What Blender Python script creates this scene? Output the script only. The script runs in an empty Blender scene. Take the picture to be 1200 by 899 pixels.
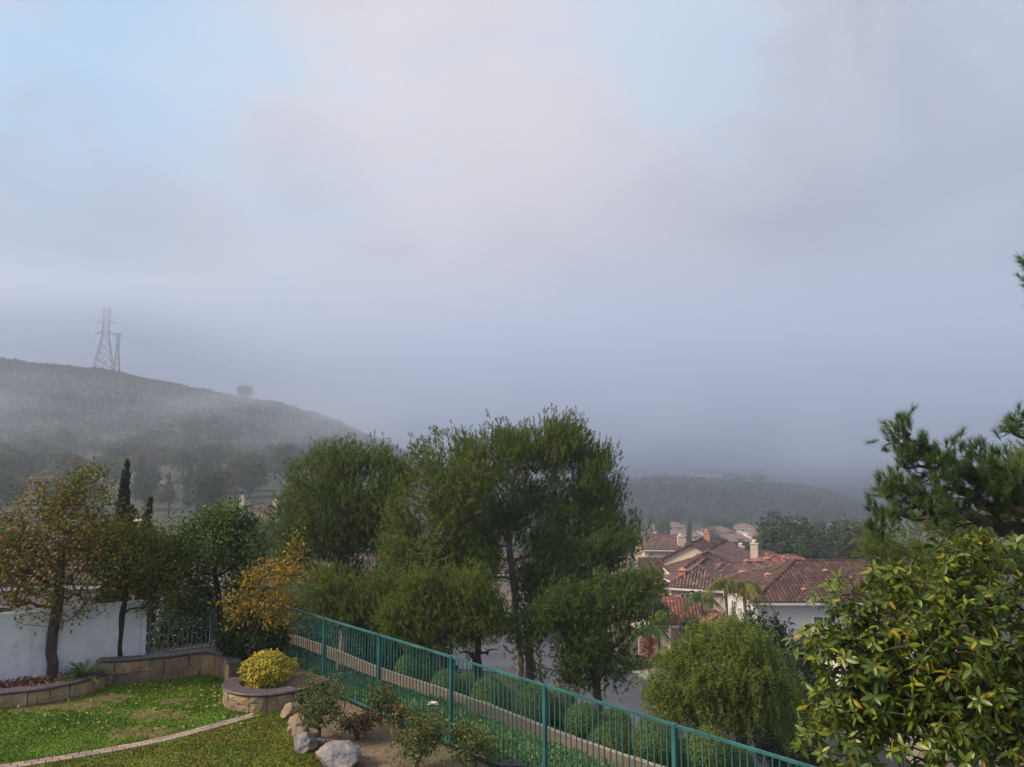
import bpy, math, random
import numpy as np
from mathutils import Vector, Matrix
from mathutils import noise as mnoise

S = bpy.context.scene
C = S.collection
R = math.radians

# ------------------------------------------------------------------ camera
CAMZ = 5.4
PITCH = 6.0
cd = bpy.data.cameras.new('camera')
cd.lens = 27.0; cd.sensor_width = 36.0; cd.sensor_fit = 'HORIZONTAL'
cd.clip_start = 0.1; cd.clip_end = 12000
cam = bpy.data.objects.new('camera', cd)
cam.location = (0, 0, CAMZ)
cam.rotation_euler = (R(90 + PITCH), 0, 0)
C.objects.link(cam); S.camera = cam

# ------------------------------------------------------------------ sky and sun
HAZE = 0.0006
SUN_EL, SUN_AZ = 35.0, -103.0        # azimuth clockwise from +Y (behind the left shoulder)
W = bpy.data.worlds.new('World'); S.world = W; W.use_nodes = True
nt = W.node_tree; nt.nodes.clear()
def wn(t, **k):
    n = nt.nodes.new(t)
    for a, b in k.items(): setattr(n, a, b)
    return n
out = wn('ShaderNodeOutputWorld'); bg = wn('ShaderNodeBackground'); bg.inputs[1].default_value = 0.088
nt.links.new(bg.outputs[0], out.inputs[0])
sky = wn('ShaderNodeTexSky'); sky.sky_type = 'NISHITA'; sky.sun_disc = False
sky.sun_elevation = R(SUN_EL); sky.sun_rotation = R(SUN_AZ); sky.air_density = 1.2; sky.dust_density = 2.5
tc = wn('ShaderNodeTexCoord')
def cloud(scale, detail, off, dist=0.6):
    mp = wn('ShaderNodeMapping'); mp.inputs['Location'].default_value = off; mp.inputs['Scale'].default_value = (1, 1, 1.7)
    nt.links.new(tc.outputs['Generated'], mp.inputs[0])
    n = wn('ShaderNodeTexNoise'); n.inputs['Scale'].default_value = scale; n.inputs['Detail'].default_value = detail
    n.inputs['Roughness'].default_value = 0.5; n.inputs['Distortion'].default_value = dist
    nt.links.new(mp.outputs[0], n.inputs[0]); return n
def ramp(src, stops):
    r = wn('ShaderNodeValToRGB'); cr = r.color_ramp; cr.interpolation = 'EASE'
    while len(cr.elements) < len(stops): cr.elements.new(0.5)
    for e, (p, c) in zip(cr.elements, stops): e.position = p; e.color = (*c, 1)
    nt.links.new(src, r.inputs[0]); return r
def wmix(f, a, b, mode='MIX'):
    m = wn('ShaderNodeMix', data_type='RGBA', blend_type=mode)
    for s, v in ((m.inputs[0], f), (m.inputs[6], a), (m.inputs[7], b)):
        if isinstance(v, (int, float)): s.default_value = v
        elif isinstance(v, tuple): s.default_value = (*v, 1)
        else: nt.links.new(v, s)
    return m.outputs[2]
def wmath(op, a, b=0.0):
    m = wn('ShaderNodeMath', operation=op)
    for s, v in ((m.inputs[0], a), (m.inputs[1], b)):
        if isinstance(v, (int, float)): s.default_value = v
        else: nt.links.new(v, s)
    return m.outputs[0]
def px_dir(px, py):
    u = (px - 600) / 900; v = (449.5 - py) / 900; p = R(PITCH)
    return Vector((u, math.cos(p) - v * math.sin(p), math.sin(p) + v * math.cos(p))).normalized()
# a few thin places in the overcast, each a soft patch in a direction of the sky
wob = cloud(5.0, 4, (7, 2, 1), 0.3)
def gap(px, py, rad, amp):
    d = wn('ShaderNodeVectorMath', operation='DISTANCE'); d.inputs[1].default_value = px_dir(px, py)
    nt.links.new(tc.outputs['Generated'], d.inputs[0])
    t = wmath('ADD', d.outputs['Value'], wmath('MULTIPLY', wmath('SUBTRACT', wob.outputs[0], 0.5), 0.55))
    mr = wn('ShaderNodeMapRange', interpolation_type='SMOOTHERSTEP')
    mr.inputs[1].default_value = rad * 1.1; mr.inputs[2].default_value = rad * 0.12; mr.inputs[3].default_value = 0; mr.inputs[4].default_value = amp
    nt.links.new(t, mr.inputs[0]); return mr.outputs[0]
g = gap(165, 60, 0.27, 0.85)
for a in ((350, 235, 0.22, 0.55), (770, 40, 0.2, 0.55), (840, 140, 0.17, 0.4), (60, 260, 0.25, 0.4), (1120, 250, 0.2, 0.35), (-600, 100, 0.5, .7), (1700, 0, 0.5, .6)):
    g = wmath('MAXIMUM', g, gap(*a))
big = cloud(1.9, 5, (3.1, 0.4, 5.2)); mid = cloud(4.2, 6, (0.2, 4.4, 1.1), 0.9)
shade = ramp(big.outputs[0], [(0.30, (3.0, 3.55, 4.7)), (0.52, (3.95, 4.1, 4.95)), (0.72, (5.1, 4.95, 5.45))])
shade2 = ramp(mid.outputs[0], [(0.3, (0.86, 0.87, 0.9)), (0.7, (1.1, 1.08, 1.06))])
cl = wmix(1.0, shade.outputs[0], shade2.outputs[0], 'MULTIPLY')
blue = wmix(0.78, sky.outputs[0], (3.9, 5.0, 6.9))
clear = wmix(0.35, cl, blue)
col = wmix(g, cl, wmix(0.62, cl, (2.7, 4.7, 6.8)))
col = wmix(0.12, col, sky.outputs[0])
sepd = wn('ShaderNodeSeparateXYZ'); nt.links.new(tc.outputs['Generated'], sepd.inputs[0])
col = wmix(gap(560, 120, 0.5, 0.75), col, (5.5, 5.15, 5.55)); col = wmix(gap(980, 420, 0.5, 0.5), col, (3.0, 3.15, 3.9)); col = wmix(gap(150, 45, 0.2, 0.45), col, (3.0, 4.8, 6.6)); col = wmix(gap(385, 225, 0.13, 0.5), col, (3.4, 4.8, 6.4)); col = wmix(gap(770, 50, 0.17, 0.45), col, (3.4, 4.7, 6.3))
el = ramp(sepd.outputs[2], [(0.0, (0.42, 0.47, 0.58)), (0.10, (0.62, 0.65, 0.73)), (0.22, (0.83, 0.84, 0.87)), (0.45, (0.97, 0.97, 0.96))])
col = wmix(1.0, col, el.outputs[0], 'MULTIPLY')
nt.links.new(col, bg.inputs[0])

sd = bpy.data.lights.new('sun', 'SUN'); sd.energy = 2.9; sd.angle = R(16); sd.color = (1.0, 0.84, 0.66)
sun = bpy.data.objects.new('sun', sd); C.objects.link(sun)
dv = Vector((math.sin(R(SUN_AZ)) * math.cos(R(SUN_EL)), math.cos(R(SUN_AZ)) * math.cos(R(SUN_EL)), math.sin(R(SUN_EL))))
sun.rotation_euler = dv.to_track_quat('Z', 'Y').to_euler()

S.view_settings.view_transform = 'Standard'; S.view_settings.look = 'None'
S.view_settings.exposure = 0.8; S.view_settings.gamma = 1.0
S.render.engine = 'CYCLES'
S.cycles.use_denoising = True
S.cycles.max_bounces = 8; S.cycles.diffuse_bounces = 2; S.cycles.glossy_bounces = 2
S.cycles.transmission_bounces = 3; S.cycles.volume_bounces = 4; S.cycles.transparent_max_bounces = 6
S.cycles.sample_clamp_indirect = 4.0

# ------------------------------------------------------------------ picture geometry helpers
def ray(px, py):
    u = (px - 600) / 900; v = (449.5 - py) / 900; p = R(PITCH)
    return u, math.cos(p) - v * math.sin(p), math.sin(p) + v * math.cos(p)
def at(px, py, Y):
    x, y, z = ray(px, py); k = Y / y
    return np.array((x * k, Y, CAMZ + z * k))
def on(px, py, z=0.0):
    x, y, zz = ray(px, py); k = (z - CAMZ) / zz
    return np.array((x * k, y * k, z))

# ------------------------------------------------------------------ materials
def M(name, c1, c2=None, scale=3.0, rough=0.8, bump=0.0, bscale=None, island=None, trans=0.0, metal=0.0, c3=None, s3=0.6, lo=0.35, hi=0.65, obr=None, coord='Object', detail=5.0, spec=0.35, t3=(0.45, 0.62)):
    m = bpy.data.materials.new(name); m.use_nodes = True
    t = m.node_tree; N = t.nodes; L = t.links
    b = N['Principled BSDF']; b.inputs['Roughness'].default_value = rough; b.inputs['Metallic'].default_value = metal
    b.inputs['Specular IOR Level'].default_value = spec
    tcn = N.new('ShaderNodeTexCoord')
    def nz(sc, det=detail):
        n = N.new('ShaderNodeTexNoise'); n.inputs['Scale'].default_value = sc; n.inputs['Detail'].default_value = det
        n.inputs['Roughness'].default_value = 0.6; L.new(tcn.outputs[coord], n.inputs[0]); return n
    def mix(f, a, bb, mode='MIX'):
        x = N.new('ShaderNodeMix'); x.data_type = 'RGBA'; x.blend_type = mode
        for s, v in ((x.inputs[0], f), (x.inputs[6], a), (x.inputs[7], bb)):
            if isinstance(v, (int, float)): s.default_value = v
            elif isinstance(v, tuple): s.default_value = (*v[:3], 1)
            else: L.new(v, s)
        return x.outputs[2]
    def rng(src, a, bb, u=0.0, v=1.0):
        r = N.new('ShaderNodeMapRange'); r.inputs[1].default_value = a; r.inputs[2].default_value = bb
        r.inputs[3].default_value = u; r.inputs[4].default_value = v
        L.new(src, r.inputs[0]); return r.outputs[0]
    colr = c1
    if c2 is not None:
        colr = mix(rng(nz(scale).outputs[0], lo, hi), c1, c2)
    if c3 is not None:
        colr = mix(rng(nz(s3).outputs[0], *t3), colr, c3)
    if island or obr:
        if island:
            gi = N.new('ShaderNodeNewGeometry'); src = gi.outputs['Random Per Island']; stops = island
        else:
            gi = N.new('ShaderNodeObjectInfo'); src = gi.outputs['Random']; stops = obr
        r = N.new('ShaderNodeValToRGB'); cr = r.color_ramp
        cr.interpolation = 'LINEAR'
        while len(cr.elements) < len(stops): cr.elements.new(0.5)
        for e, (p, c) in zip(cr.elements, stops): e.position = p; e.color = (*c, 1)
        L.new(src, r.inputs[0])
        colr = mix(1.0, colr if not isinstance(colr, tuple) else colr, r.outputs[0], 'MULTIPLY')
    if isinstance(colr, tuple): b.inputs['Base Color'].default_value = (*colr, 1)
    else: L.new(colr, b.inputs['Base Color'])
    if bump:
        bn = N.new('ShaderNodeBump'); bn.inputs['Strength'].default_value = bump; bn.inputs['Distance'].default_value = 0.05
        L.new(nz(bscale or scale * 4, 6).outputs[0], bn.inputs['Height']); L.new(bn.outputs[0], b.inputs['Normal'])
    if trans:
        o = N['Material Output']; tr = N.new('ShaderNodeBsdfTranslucent'); ms = N.new('ShaderNodeMixShader'); ms.inputs[0].default_value = trans
        if isinstance(colr, tuple): tr.inputs[0].default_value = (*colr, 1)
        else: L.new(colr, tr.inputs[0])
        L.new(b.outputs[0], ms.inputs[1]); L.new(tr.outputs[0], ms.inputs[2]); L.new(ms.outputs[0], o.inputs[0])
    return m

VAR = [(0, (0.6, 0.62, 0.6)), (0.5, (1, 1, 1)), (1, (1.35, 1.3, 1.1))]
mt = {}
mt['bark'] = M('bark', (0.055, 0.04, 0.032), (0.11, 0.085, 0.07), 6, 0.95, 0.6, 25)
mt['bark_dark'] = M('bark_dark', (0.03, 0.022, 0.018), (0.06, 0.045, 0.038), 6, 0.95, 0.5, 25)
mt['bark_pine'] = M('bark_pine', (0.12, 0.075, 0.055), (0.24, 0.17, 0.14), 5, 0.95, 0.8, 14)
mt['bark_pale'] = M('bark_pale', (0.16, 0.13, 0.11), (0.30, 0.26, 0.23), 5, 0.95, 0.5, 20)
mt['pine'] = M('pine_needles', (0.085, 0.15, 0.018), (0.165, 0.215, 0.028), 0.9, 0.6, island=VAR, trans=0.38)
mt['pine_soft'] = M('pine_needles_soft', (0.12, 0.18, 0.022), (0.18, 0.235, 0.03), 0.8, 0.6, island=VAR, trans=0.3, c3=(0.12, 0.10, 0.035), s3=0.7, t3=(0.56, 0.75))
mt['pine_near'] = M('pine_needles_near', (0.06, 0.12, 0.032), (0.10, 0.17, 0.045), 2.0, 0.55, island=VAR, trans=0.2)
mt['pine_bluish'] = M('pine_needles_dark', (0.065, 0.12, 0.02), (0.11, 0.165, 0.026), 0.9, 0.65, island=VAR, trans=0.2)
mt['pepper'] = M('pepper_leaves', (0.14, 0.21, 0.028), (0.21, 0.27, 0.038), 1.3, 0.55, island=VAR, trans=0.35)
mt['autumn'] = M('autumn_leaves', (0.15, 0.16, 0.02), (0.20, 0.165, 0.022), 1.6, 0.6, trans=0.3,
                 island=[(0, (0.35, 0.6, 0.55)), (0.4, (0.75, 1.0, 0.9)), (0.62, (1.15, 1.1, 0.8)), (0.82, (1.5, 1.05, 0.5)), (1, (2.7, 1.1, 0.6))])
mt['autumn2'] = M('olive_leaves', (0.11, 0.135, 0.018), (0.18, 0.17, 0.022), 1.6, 0.6, trans=0.3,
                 island=[(0, (0.5, 0.6, 0.6)), (0.6, (1, 1.05, 0.9)), (0.9, (1.5, 1.3, 0.7)), (1, (2.2, 1.4, 0.6))])
mt['green_leaf'] = M('green_leaves', (0.065, 0.12, 0.02), (0.11, 0.17, 0.026), 1.5, 0.5, island=VAR, trans=0.25)
mt['dark_leaf'] = M('dark_leaves', (0.022, 0.045, 0.018), (0.04, 0.07, 0.022), 2, 0.6, island=VAR, trans=0.15)
mt['golden'] = M('golden_leaves', (0.5, 0.42, 0.04), (0.62, 0.5, 0.05), 5, 0.5, trans=0.2,
                 island=[(0, (0.22, 0.36, 0.6)), (0.3, (0.6, 0.75, 0.8)), (0.6, (1, 1, 1)), (1, (1.3, 1.1, 1))])
mt['yellow_leaf'] = M('yellow_leaves', (0.30, 0.25, 0.025), (0.42, 0.27, 0.03), 2, 0.6, trans=0.3,
                 island=[(0, (0.4, 0.62, 0.6)), (0.45, (0.8, 0.95, 0.9)), (0.8, (1.25, 1.05, 0.8)), (1, (1.9, 1.0, 0.6))])
mt['rose_leaf'] = M('rose_leaves', (0.09, 0.15, 0.03), (0.15, 0.20, 0.04), 4, 0.55, trans=0.2,
                 island=[(0, (0.5, 0.55, 0.6)), (0.7, (1, 1, 1)), (0.9, (1.7, 1.1, 0.8)), (1, (2.4, 1.0, 0.6))])
mt['rose_leaf_red'] = M('reddish_leaves', (0.12, 0.085, 0.03), (0.12, 0.11, 0.04), 4, 0.55, trans=0.2,
                 island=[(0, (0.5, 0.65, 0.6)), (0.7, (1, 1, 1)), (1, (2.2, 0.9, 0.6))])
BIGVAR = [(0, (0.5, 0.62, 0.6)), (0.45, (0.9, 1, 1)), (0.8, (1.4, 1.22, 0.9)), (0.95, (2.6, 1.75, 0.7)), (1, (3.2, 1.4, 0.8))]
mt['big_leaf'] = M('broad_leaves', (0.095, 0.15, 0.018), (0.145, 0.195, 0.022), 1.2, 0.38, island=BIGVAR, trans=0.25, spec=0.5)
mt['big_leaf_single'] = M('broad_leaf', (0.10, 0.155, 0.018), (0.15, 0.2, 0.022), 20, 0.36, obr=BIGVAR, trans=0.25, spec=0.5)
mt['ground_cover'] = M('ground_cover_leaves', (0.11, 0.2, 0.055), (0.16, 0.26, 0.065), 0.9, 0.6, island=VAR, trans=0.2)
mt['hedge'] = M('hedge_leaves', (0.075, 0.125, 0.018), (0.12, 0.165, 0.024), 2.5, 0.6, island=VAR, trans=0.15)
mt['far_leaf'] = M('far_leaves', (0.035, 0.06, 0.025), (0.06, 0.085, 0.03), 0.3, 0.8, obr=[(0, (0.7, 0.8, 0.85)), (0.5, (1, 1, 1)), (1, (1.5, 1.25, 1.0))], trans=0.15)
mt['far_brown'] = M('far_bare_twigs', (0.10, 0.075, 0.065), (0.14, 0.11, 0.09), 0.3, 0.9, obr=[(0, (0.7, 0.8, 0.85)), (1, (1.2, 1.1, 1.0))])
mt['litter'] = M('fallen_leaves', (0.34, 0.14, 0.055), (0.22, 0.10, 0.05), 6, 0.8, island=[(0, (0.4, 0.4, 0.4)), (0.7, (1, 1, 1)), (1, (1.7, 1.9, 1.6))])
mt['litter2'] = M('pale_fallen_leaves', (0.42, 0.34, 0.12), (0.38, 0.28, 0.12), 6, 0.8, island=[(0, (0.5, 0.4, 0.4)), (1, (1.3, 1.3, 1.3))])
mt['cone'] = M('pine_cone', (0.06, 0.03, 0.022), (0.12, 0.06, 0.045), 30, 0.9, 0.8, 60)
mt['soil'] = M('soil', (0.15, 0.105, 0.065), (0.25, 0.185, 0.12), 2.5, 0.95, 0.8, 20, c3=(0.12, 0.12, 0.05), s3=0.9)
mt['soil_dark'] = M('planter_soil', (0.06, 0.042, 0.03), (0.12, 0.085, 0.055), 3, 0.95, 0.8, 25)
mt['path'] = M('path_concrete', (0.14, 0.095, 0.058), (0.20, 0.135, 0.085), 2.2, 0.9, 0.3, 20, c3=(0.12, 0.09, 0.055), s3=0.7)
mt['road'] = M('asphalt', (0.058, 0.062, 0.075), (0.078, 0.083, 0.098), 0.5, 0.8, 0.3, 30, c3=(0.095, 0.1, 0.115), s3=0.13)
mt['concrete'] = M('concrete', (0.30, 0.27, 0.24), (0.38, 0.35, 0.31), 1.0, 0.85, 0.3, 20)
mt['cap'] = M('coping_stone', (0.085, 0.065, 0.075), (0.13, 0.105, 0.12), 5, 0.5, 0.3, 30, spec=0.5)
mt['mortar'] = M('mortar', (0.12, 0.10, 0.085), (0.17, 0.145, 0.12), 8, 0.95, 0.6, 40)
mt['stone'] = M('flagstone', (0.33, 0.245, 0.165), (0.45, 0.36, 0.26), 3, 0.85, 0.6, 22, c3=(0.16, 0.135, 0.105), s3=3.5, t3=(0.5, 0.8), obr=[(0, (0.5, 0.48, 0.46)), (0.35, (0.8, 0.74, 0.66)), (0.6, (1.05, 0.88, 0.66)), (0.8, (0.72, 0.74, 0.74)), (1, (1.2, 1.12, 1.0))])
mt['brick'] = M('paver', (0.33, 0.25, 0.2), (0.42, 0.33, 0.27), 10, 0.9, 0.4, 40, obr=[(0, (0.75, 0.75, 0.75)), (1, (1.15, 1.1, 1.1))])
mt['rock_tan'] = M('tan_rock', (0.22, 0.155, 0.10), (0.34, 0.25, 0.17), 4, 0.85, 0.8, 12)
mt['rock_grey'] = M('grey_rock', (0.13, 0.135, 0.15), (0.30, 0.28, 0.27), 2.6, 0.85, 0.9, 9, c3=(0.36, 0.27, 0.22), s3=1.3)
mt['teal'] = M('teal_paint', (0.013, 0.092, 0.092), (0.017, 0.11, 0.109), 3, 0.45, 0.05, 30, c3=(0.028, 0.155, 0.152), s3=1.7, spec=0.5, obr=[(0, (0.85, 0.88, 0.88)), (1, (1.12, 1.08, 1.08))])
mt['green_iron'] = M('green_grey_iron', (0.07, 0.12, 0.115), (0.10, 0.15, 0.14), 3, 0.5, spec=0.5)
mt['white_panel'] = M('white_vinyl', (0.62, 0.64, 0.68), (0.75, 0.77, 0.80), 1.6, 0.5, 0.05, 8, c3=(0.47, 0.46, 0.44), s3=2.5, t3=(0.55, 0.75))
mt['steel'] = M('galvanised_steel', (0.10, 0.09, 0.10), (0.13, 0.12, 0.13), 0.2, 0.7, metal=0.2)
mt['cable'] = M('cable', (0.06, 0.06, 0.07), rough=0.7)
mt['stucco'] = M('cream_stucco', (0.56, 0.46, 0.36), (0.64, 0.53, 0.42), 0.6, 0.9, 0.3, 15)
mt['stucco_pink'] = M('pink_beige_stucco', (0.60, 0.45, 0.36), (0.68, 0.52, 0.42), 0.6, 0.9, 0.3, 15)
mt['stucco_white'] = M('white_stucco', (0.64, 0.60, 0.59), (0.70, 0.66, 0.64), 0.5, 0.9, 0.3, 15)
mt['trim'] = M('trim', (0.7, 0.66, 0.62), (0.76, 0.72, 0.68), 2, 0.7)
mt['roof_under'] = M('roof_deck', (0.06, 0.035, 0.03), (0.09, 0.05, 0.04), 2, 0.95)
TV = [(0, (0.62, 0.6, 0.62)), (0.6, (1, 1, 1)), (1, (1.55, 1.4, 1.35))]
mt['tile_brown'] = M('brown_roof_tile', (0.085, 0.05, 0.044), (0.12, 0.068, 0.056), 0.7, 0.85, 0.2, 12, island=TV)
mt['tile_red'] = M('red_roof_tile', (0.20, 0.09, 0.068), (0.26, 0.125, 0.095), 0.7, 0.85, 0.2, 12, island=TV)
mt['tile_grey'] = M('greyed_roof_tile', (0.13, 0.085, 0.08), (0.18, 0.115, 0.10), 0.7, 0.85, 0.2, 12, island=TV)
mt['far_roof'] = M('far_roof_tile', (0.17, 0.10, 0.085), (0.22, 0.13, 0.11), 0.5, 0.9, 0.2, 5)
mt['vent'] = M('terracotta_vent', (0.42, 0.19, 0.12), (0.48, 0.23, 0.15), 2, 0.8)
mt['glass'] = M('window_glass', (0.06, 0.075, 0.095), rough=0.08, spec=0.8)
mt['frame'] = M('window_frame', (0.7, 0.7, 0.7), rough=0.5)
mt['garage'] = M('garage_door', (0.55, 0.47, 0.39), (0.6, 0.52, 0.44), 1, 0.7)
mt['wood'] = M('brown_wood', (0.06, 0.042, 0.03), (0.10, 0.068, 0.045), 3, 0.9)
mt['umbrella'] = M('teal_canvas', (0.02, 0.13, 0.15), (0.03, 0.16, 0.18), 2, 0.8)
mt['white_paint'] = M('white_paint', (0.72, 0.72, 0.74), (0.78, 0.78, 0.8), 3, 0.6)
mt['dark_box'] = M('dark_plastic', (0.035, 0.033, 0.04), (0.05, 0.048, 0.055), 3, 0.5)
mt['petal'] = M('cream_petals', (0.78, 0.66, 0.56), (0.82, 0.72, 0.64), 9, 0.6, trans=0.2)
mt['fern'] = M('fern_frond', (0.05, 0.12, 0.025), (0.08, 0.16, 0.03), 3, 0.5, island=VAR, trans=0.2)
mt['palm'] = M('palm_frond', (0.11, 0.14, 0.025), (0.2, 0.19, 0.03), 1, 0.5, island=VAR, trans=0.3)
mt['scrub'] = M('hill_scrub', (0.03, 0.036, 0.022), (0.045, 0.042, 0.03), 0.02, 0.9)
mt['car_white'] = M('white_car_paint', (0.7, 0.72, 0.75), rough=0.3, spec=0.6)
mt['car_grey'] = M('silver_car_paint', (0.3, 0.32, 0.35), rough=0.3, spec=0.6)
mt['rubber'] = M('tyre_rubber', (0.02, 0.02, 0.022), rough=0.9)
mt['red_leaf'] = M('red_leaves', (0.2, 0.03, 0.02), (0.14, 0.03, 0.02), 3, 0.6, island=VAR)

# ------------------------------------------------------------------ mesh helpers
def mesh_np(name, chunks, smooth=False):
    """chunks: list of (verts Nx3, faces KxM)"""
    me = bpy.data.meshes.new(name)
    vs, ls, st, tot = [], [], [], []
    vo = lo = 0
    for v, f in chunks:
        v = np.asarray(v, dtype=np.float32).reshape(-1, 3); f = np.asarray(f, dtype=np.int32)
        if len(f) == 0: continue
        k = f.shape[1]
        vs.append(v); ls.append((f + vo).ravel())
        st.append(lo + np.arange(len(f), dtype=np.int32) * k); tot.append(np.full(len(f), k, dtype=np.int32))
        vo += len(v); lo += f.size
    v = np.concatenate(vs); l = np.concatenate(ls); s = np.concatenate(st); t = np.concatenate(tot)
    me.vertices.add(len(v)); me.vertices.foreach_set('co', v.ravel())
    me.loops.add(len(l)); me.loops.foreach_set('vertex_index', l)
    me.polygons.add(len(s)); me.polygons.foreach_set('loop_start', s); me.polygons.foreach_set('loop_total', t)
    me.polygons.foreach_set('use_smooth', np.full(len(s), smooth, dtype=bool))
    me.update(calc_edges=True); me.validate()
    return me
def obj(name, me, m, parent=None, kind=None):
    if isinstance(me, list): me = mesh_np(name, me)
    o = bpy.data.objects.new(name, me)
    if m is not None and not me.materials: me.materials.append(mt[m] if isinstance(m, str) else m)
    C.objects.link(o)
    if parent is not None: o.parent = parent
    if kind: o['kind'] = kind
    return o
def tag(o, label, cat, group=None):
    o['label'] = label; o['category'] = cat
    if group: o['group'] = group
    return o
def thing(name, label, cat, loc=(0, 0, 0), rz=0.0, group=None):
    o = bpy.data.objects.new(name, None); C.objects.link(o)
    o.location = tuple(float(a) for a in loc); o.rotation_euler = (0, 0, rz); o.empty_display_size = 0.3
    return tag(o, label, cat, group)
def dup(root, loc, rz=0.0, sc=1.0, label=None, group=None):
    r = root.copy(); C.objects.link(r); r.location = tuple(float(a) for a in loc); r.rotation_euler = (0, 0, rz); r.scale = (sc, sc, sc) if not isinstance(sc, tuple) else sc
    if label: r['label'] = label
    if group: r['group'] = group
    for ch in list(root.children):
        c = ch.copy(); C.objects.link(c); c.parent = r
        for g in ch.children:
            d = g.copy(); C.objects.link(d); d.parent = c
    return r
QF = np.array([[0, 1, 3, 2], [4, 6, 7, 5], [0, 4, 5, 1], [2, 3, 7, 6], [0, 2, 6, 4], [1, 5, 7, 3]])
def box(x0, x1, y0, y1, z0, z1):
    v = np.array([(x, y, z) for x in (x0, x1) for y in (y0, y1) for z in (z0, z1)], float)
    return (v, QF)
def bar(a, b, w, h=None):
    """box along a->b with width w and height h"""
    h = h or w
    a = np.asarray(a, float); b = np.asarray(b, float); t = b - a; t /= np.linalg.norm(t)
    up = np.array((0, 0, 1.)) if abs(t[2]) < 0.95 else np.array((1., 0, 0))
    s = np.cross(t, up); s /= np.linalg.norm(s); u = np.cross(s, t)
    v = [p + s * sx * w / 2 + u * uz * h / 2 for p in (a, b) for sx in (-1, 1) for uz in (-1, 1)]
    return (np.array(v), QF)
def tube(pts, rad, n=6, caps=True):
    pts = np.asarray(pts, float); K = len(pts); rad = np.broadcast_to(np.asarray(rad, float), (K,))
    t = np.gradient(pts, axis=0); t /= np.linalg.norm(t, axis=1, keepdims=True) + 1e-9
    ref = np.array((0.31, 0.95, 0.1)) if abs(t.mean(0)[1]) < 0.8 else np.array((0.95, 0.1, 0.3))
    s = np.cross(t, ref); s /= np.linalg.norm(s, axis=1, keepdims=True) + 1e-9; u = np.cross(t, s)
    a = np.arange(n) / n * 2 * math.pi
    v = pts[:, None] + rad[:, None, None] * (np.cos(a)[None, :, None] * s[:, None] + np.sin(a)[None, :, None] * u[:, None])
    i = np.arange(K - 1)[:, None] * n; j = np.arange(n)[None, :]; j2 = (j + 1) % n
    f = np.stack([i + j, i + j2, i + n + j2, i + n + j], -1).reshape(-1, 4)
    return (v.reshape(-1, 3), f)
def unit(v): return v / (np.linalg.norm(v, axis=-1, keepdims=True) + 1e-9)
def rdir(rng, n): return unit(rng.normal(size=(n, 3)))
def lobes_pts(rng, lobes, n, shell=0.45, squash_low=None):
    """points inside ellipsoids (centre, radii, weight)"""
    w = np.array([l[2] if len(l) > 2 else l[1][0] * l[1][1] * l[1][2] for l in lobes]); w = w / w.sum()
    out = []
    for l, k in zip(lobes, rng.multinomial(n, w)):
        d = rdir(rng, k); r = shell + (1 - shell) * rng.random((k, 1)) ** 0.6
        out.append(np.asarray(l[0]) + d * r * np.asarray(l[1]))
    return np.concatenate(out)
def grow(trunk, r0, attr, rng, tip=0.008, seg=0.4, sides=5, curl=0.35, zpen=0.8, limit=None):
    """branch skeleton from a trunk polyline to the attractor points"""
    trunk = np.asarray(trunk, float); T = []
    for a, b in zip(trunk[:-1], trunk[1:]):
        k = max(1, int(np.linalg.norm(b - a) / seg)); T += [a + (b - a) * i / k for i in range(k)]
    T.append(trunk[-1]); T = np.array(T)
    jit = rng.normal(size=T.shape) * r0 * 0.25; jit[0] = 0; T = T + jit
    cap = len(T) + len(attr) * 14 + 10
    nod = np.zeros((cap, 3)); nod[:len(T)] = T; par = np.full(cap, -1); par[1:len(T)] = np.arange(len(T) - 1); n = len(T)
    attr = attr[np.argsort(np.min(np.linalg.norm(attr[:, None] - T[None], axis=2), axis=1))]
    tips = []; start_ok = max(1, int(len(T) * 0.25))
    for a in attr:
        d = nod[start_ok:n] - a; dist = np.linalg.norm(d, axis=1) + np.maximum(0, d[:, 2]) * zpen
        j = int(np.argmin(dist)) + start_ok
        L = np.linalg.norm(nod[j] - a); k = int(min(10, max(2, L / seg)))
        p = par[j]; pd = unit(nod[j] - nod[p]) if p >= 0 else np.array((0, 0, 1.))
        c = nod[j] + (pd * 0.5 + unit(a - nod[j])) * L * curl + rng.normal(size=3) * L * 0.07
        prev = j
        for i in range(1, k + 1):
            t = i / k; q = (1 - t) ** 2 * nod[j] + 2 * t * (1 - t) * c + t * t * a
            if i < k: q = q + rng.normal(size=3) * L * 0.02
            nod[n] = q; par[n] = prev; prev = n; n += 1
        tips.append(n - 1)
    nod = nod[:n]; par = par[:n]
    cnt = np.zeros(n); cnt[tips] = 1; cnt[len(T) - 1] += 1
    for i in range(n - 1, 0, -1): cnt[par[i]] += cnt[i]
    e = math.log(r0 / tip) / math.log(max(2, cnt[0])); rad = tip * np.maximum(1, cnt) ** e
    rad[:len(T)] = np.maximum(rad[:len(T)], r0 * np.linspace(1, 0.12, len(T)) )
    kids = [[] for _ in range(n)]
    for i in range(1, n): kids[par[i]].append(i)
    ch = []; stack = [0]
    starts = [(0, None)]
    while starts:
        s, p = starts.pop(); pts = []; rr = []
        if p is not None: pts.append(nod[p]); rr.append(min(rad[s] * 1.25, rad[p]))
        cur = s
        while True:
            pts.append(nod[cur]); rr.append(rad[cur])
            ks = kids[cur]
            if not ks: break
            nx = max(ks, key=lambda q: cnt[q]) if cur >= len(T) - 1 else cur + 1
            for q in ks:
                if q != nx: starts.append((q, cur))
            cur = nx
        if len(pts) > 1: ch.append(tube(pts, rr, 8 if rr[0] > 0.09 else (sides if rr[0] > 0.02 else 3)))
    tips = np.array(tips)
    return ch, nod[tips], unit(nod[tips] - nod[par[tips]]), nod, rad
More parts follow.
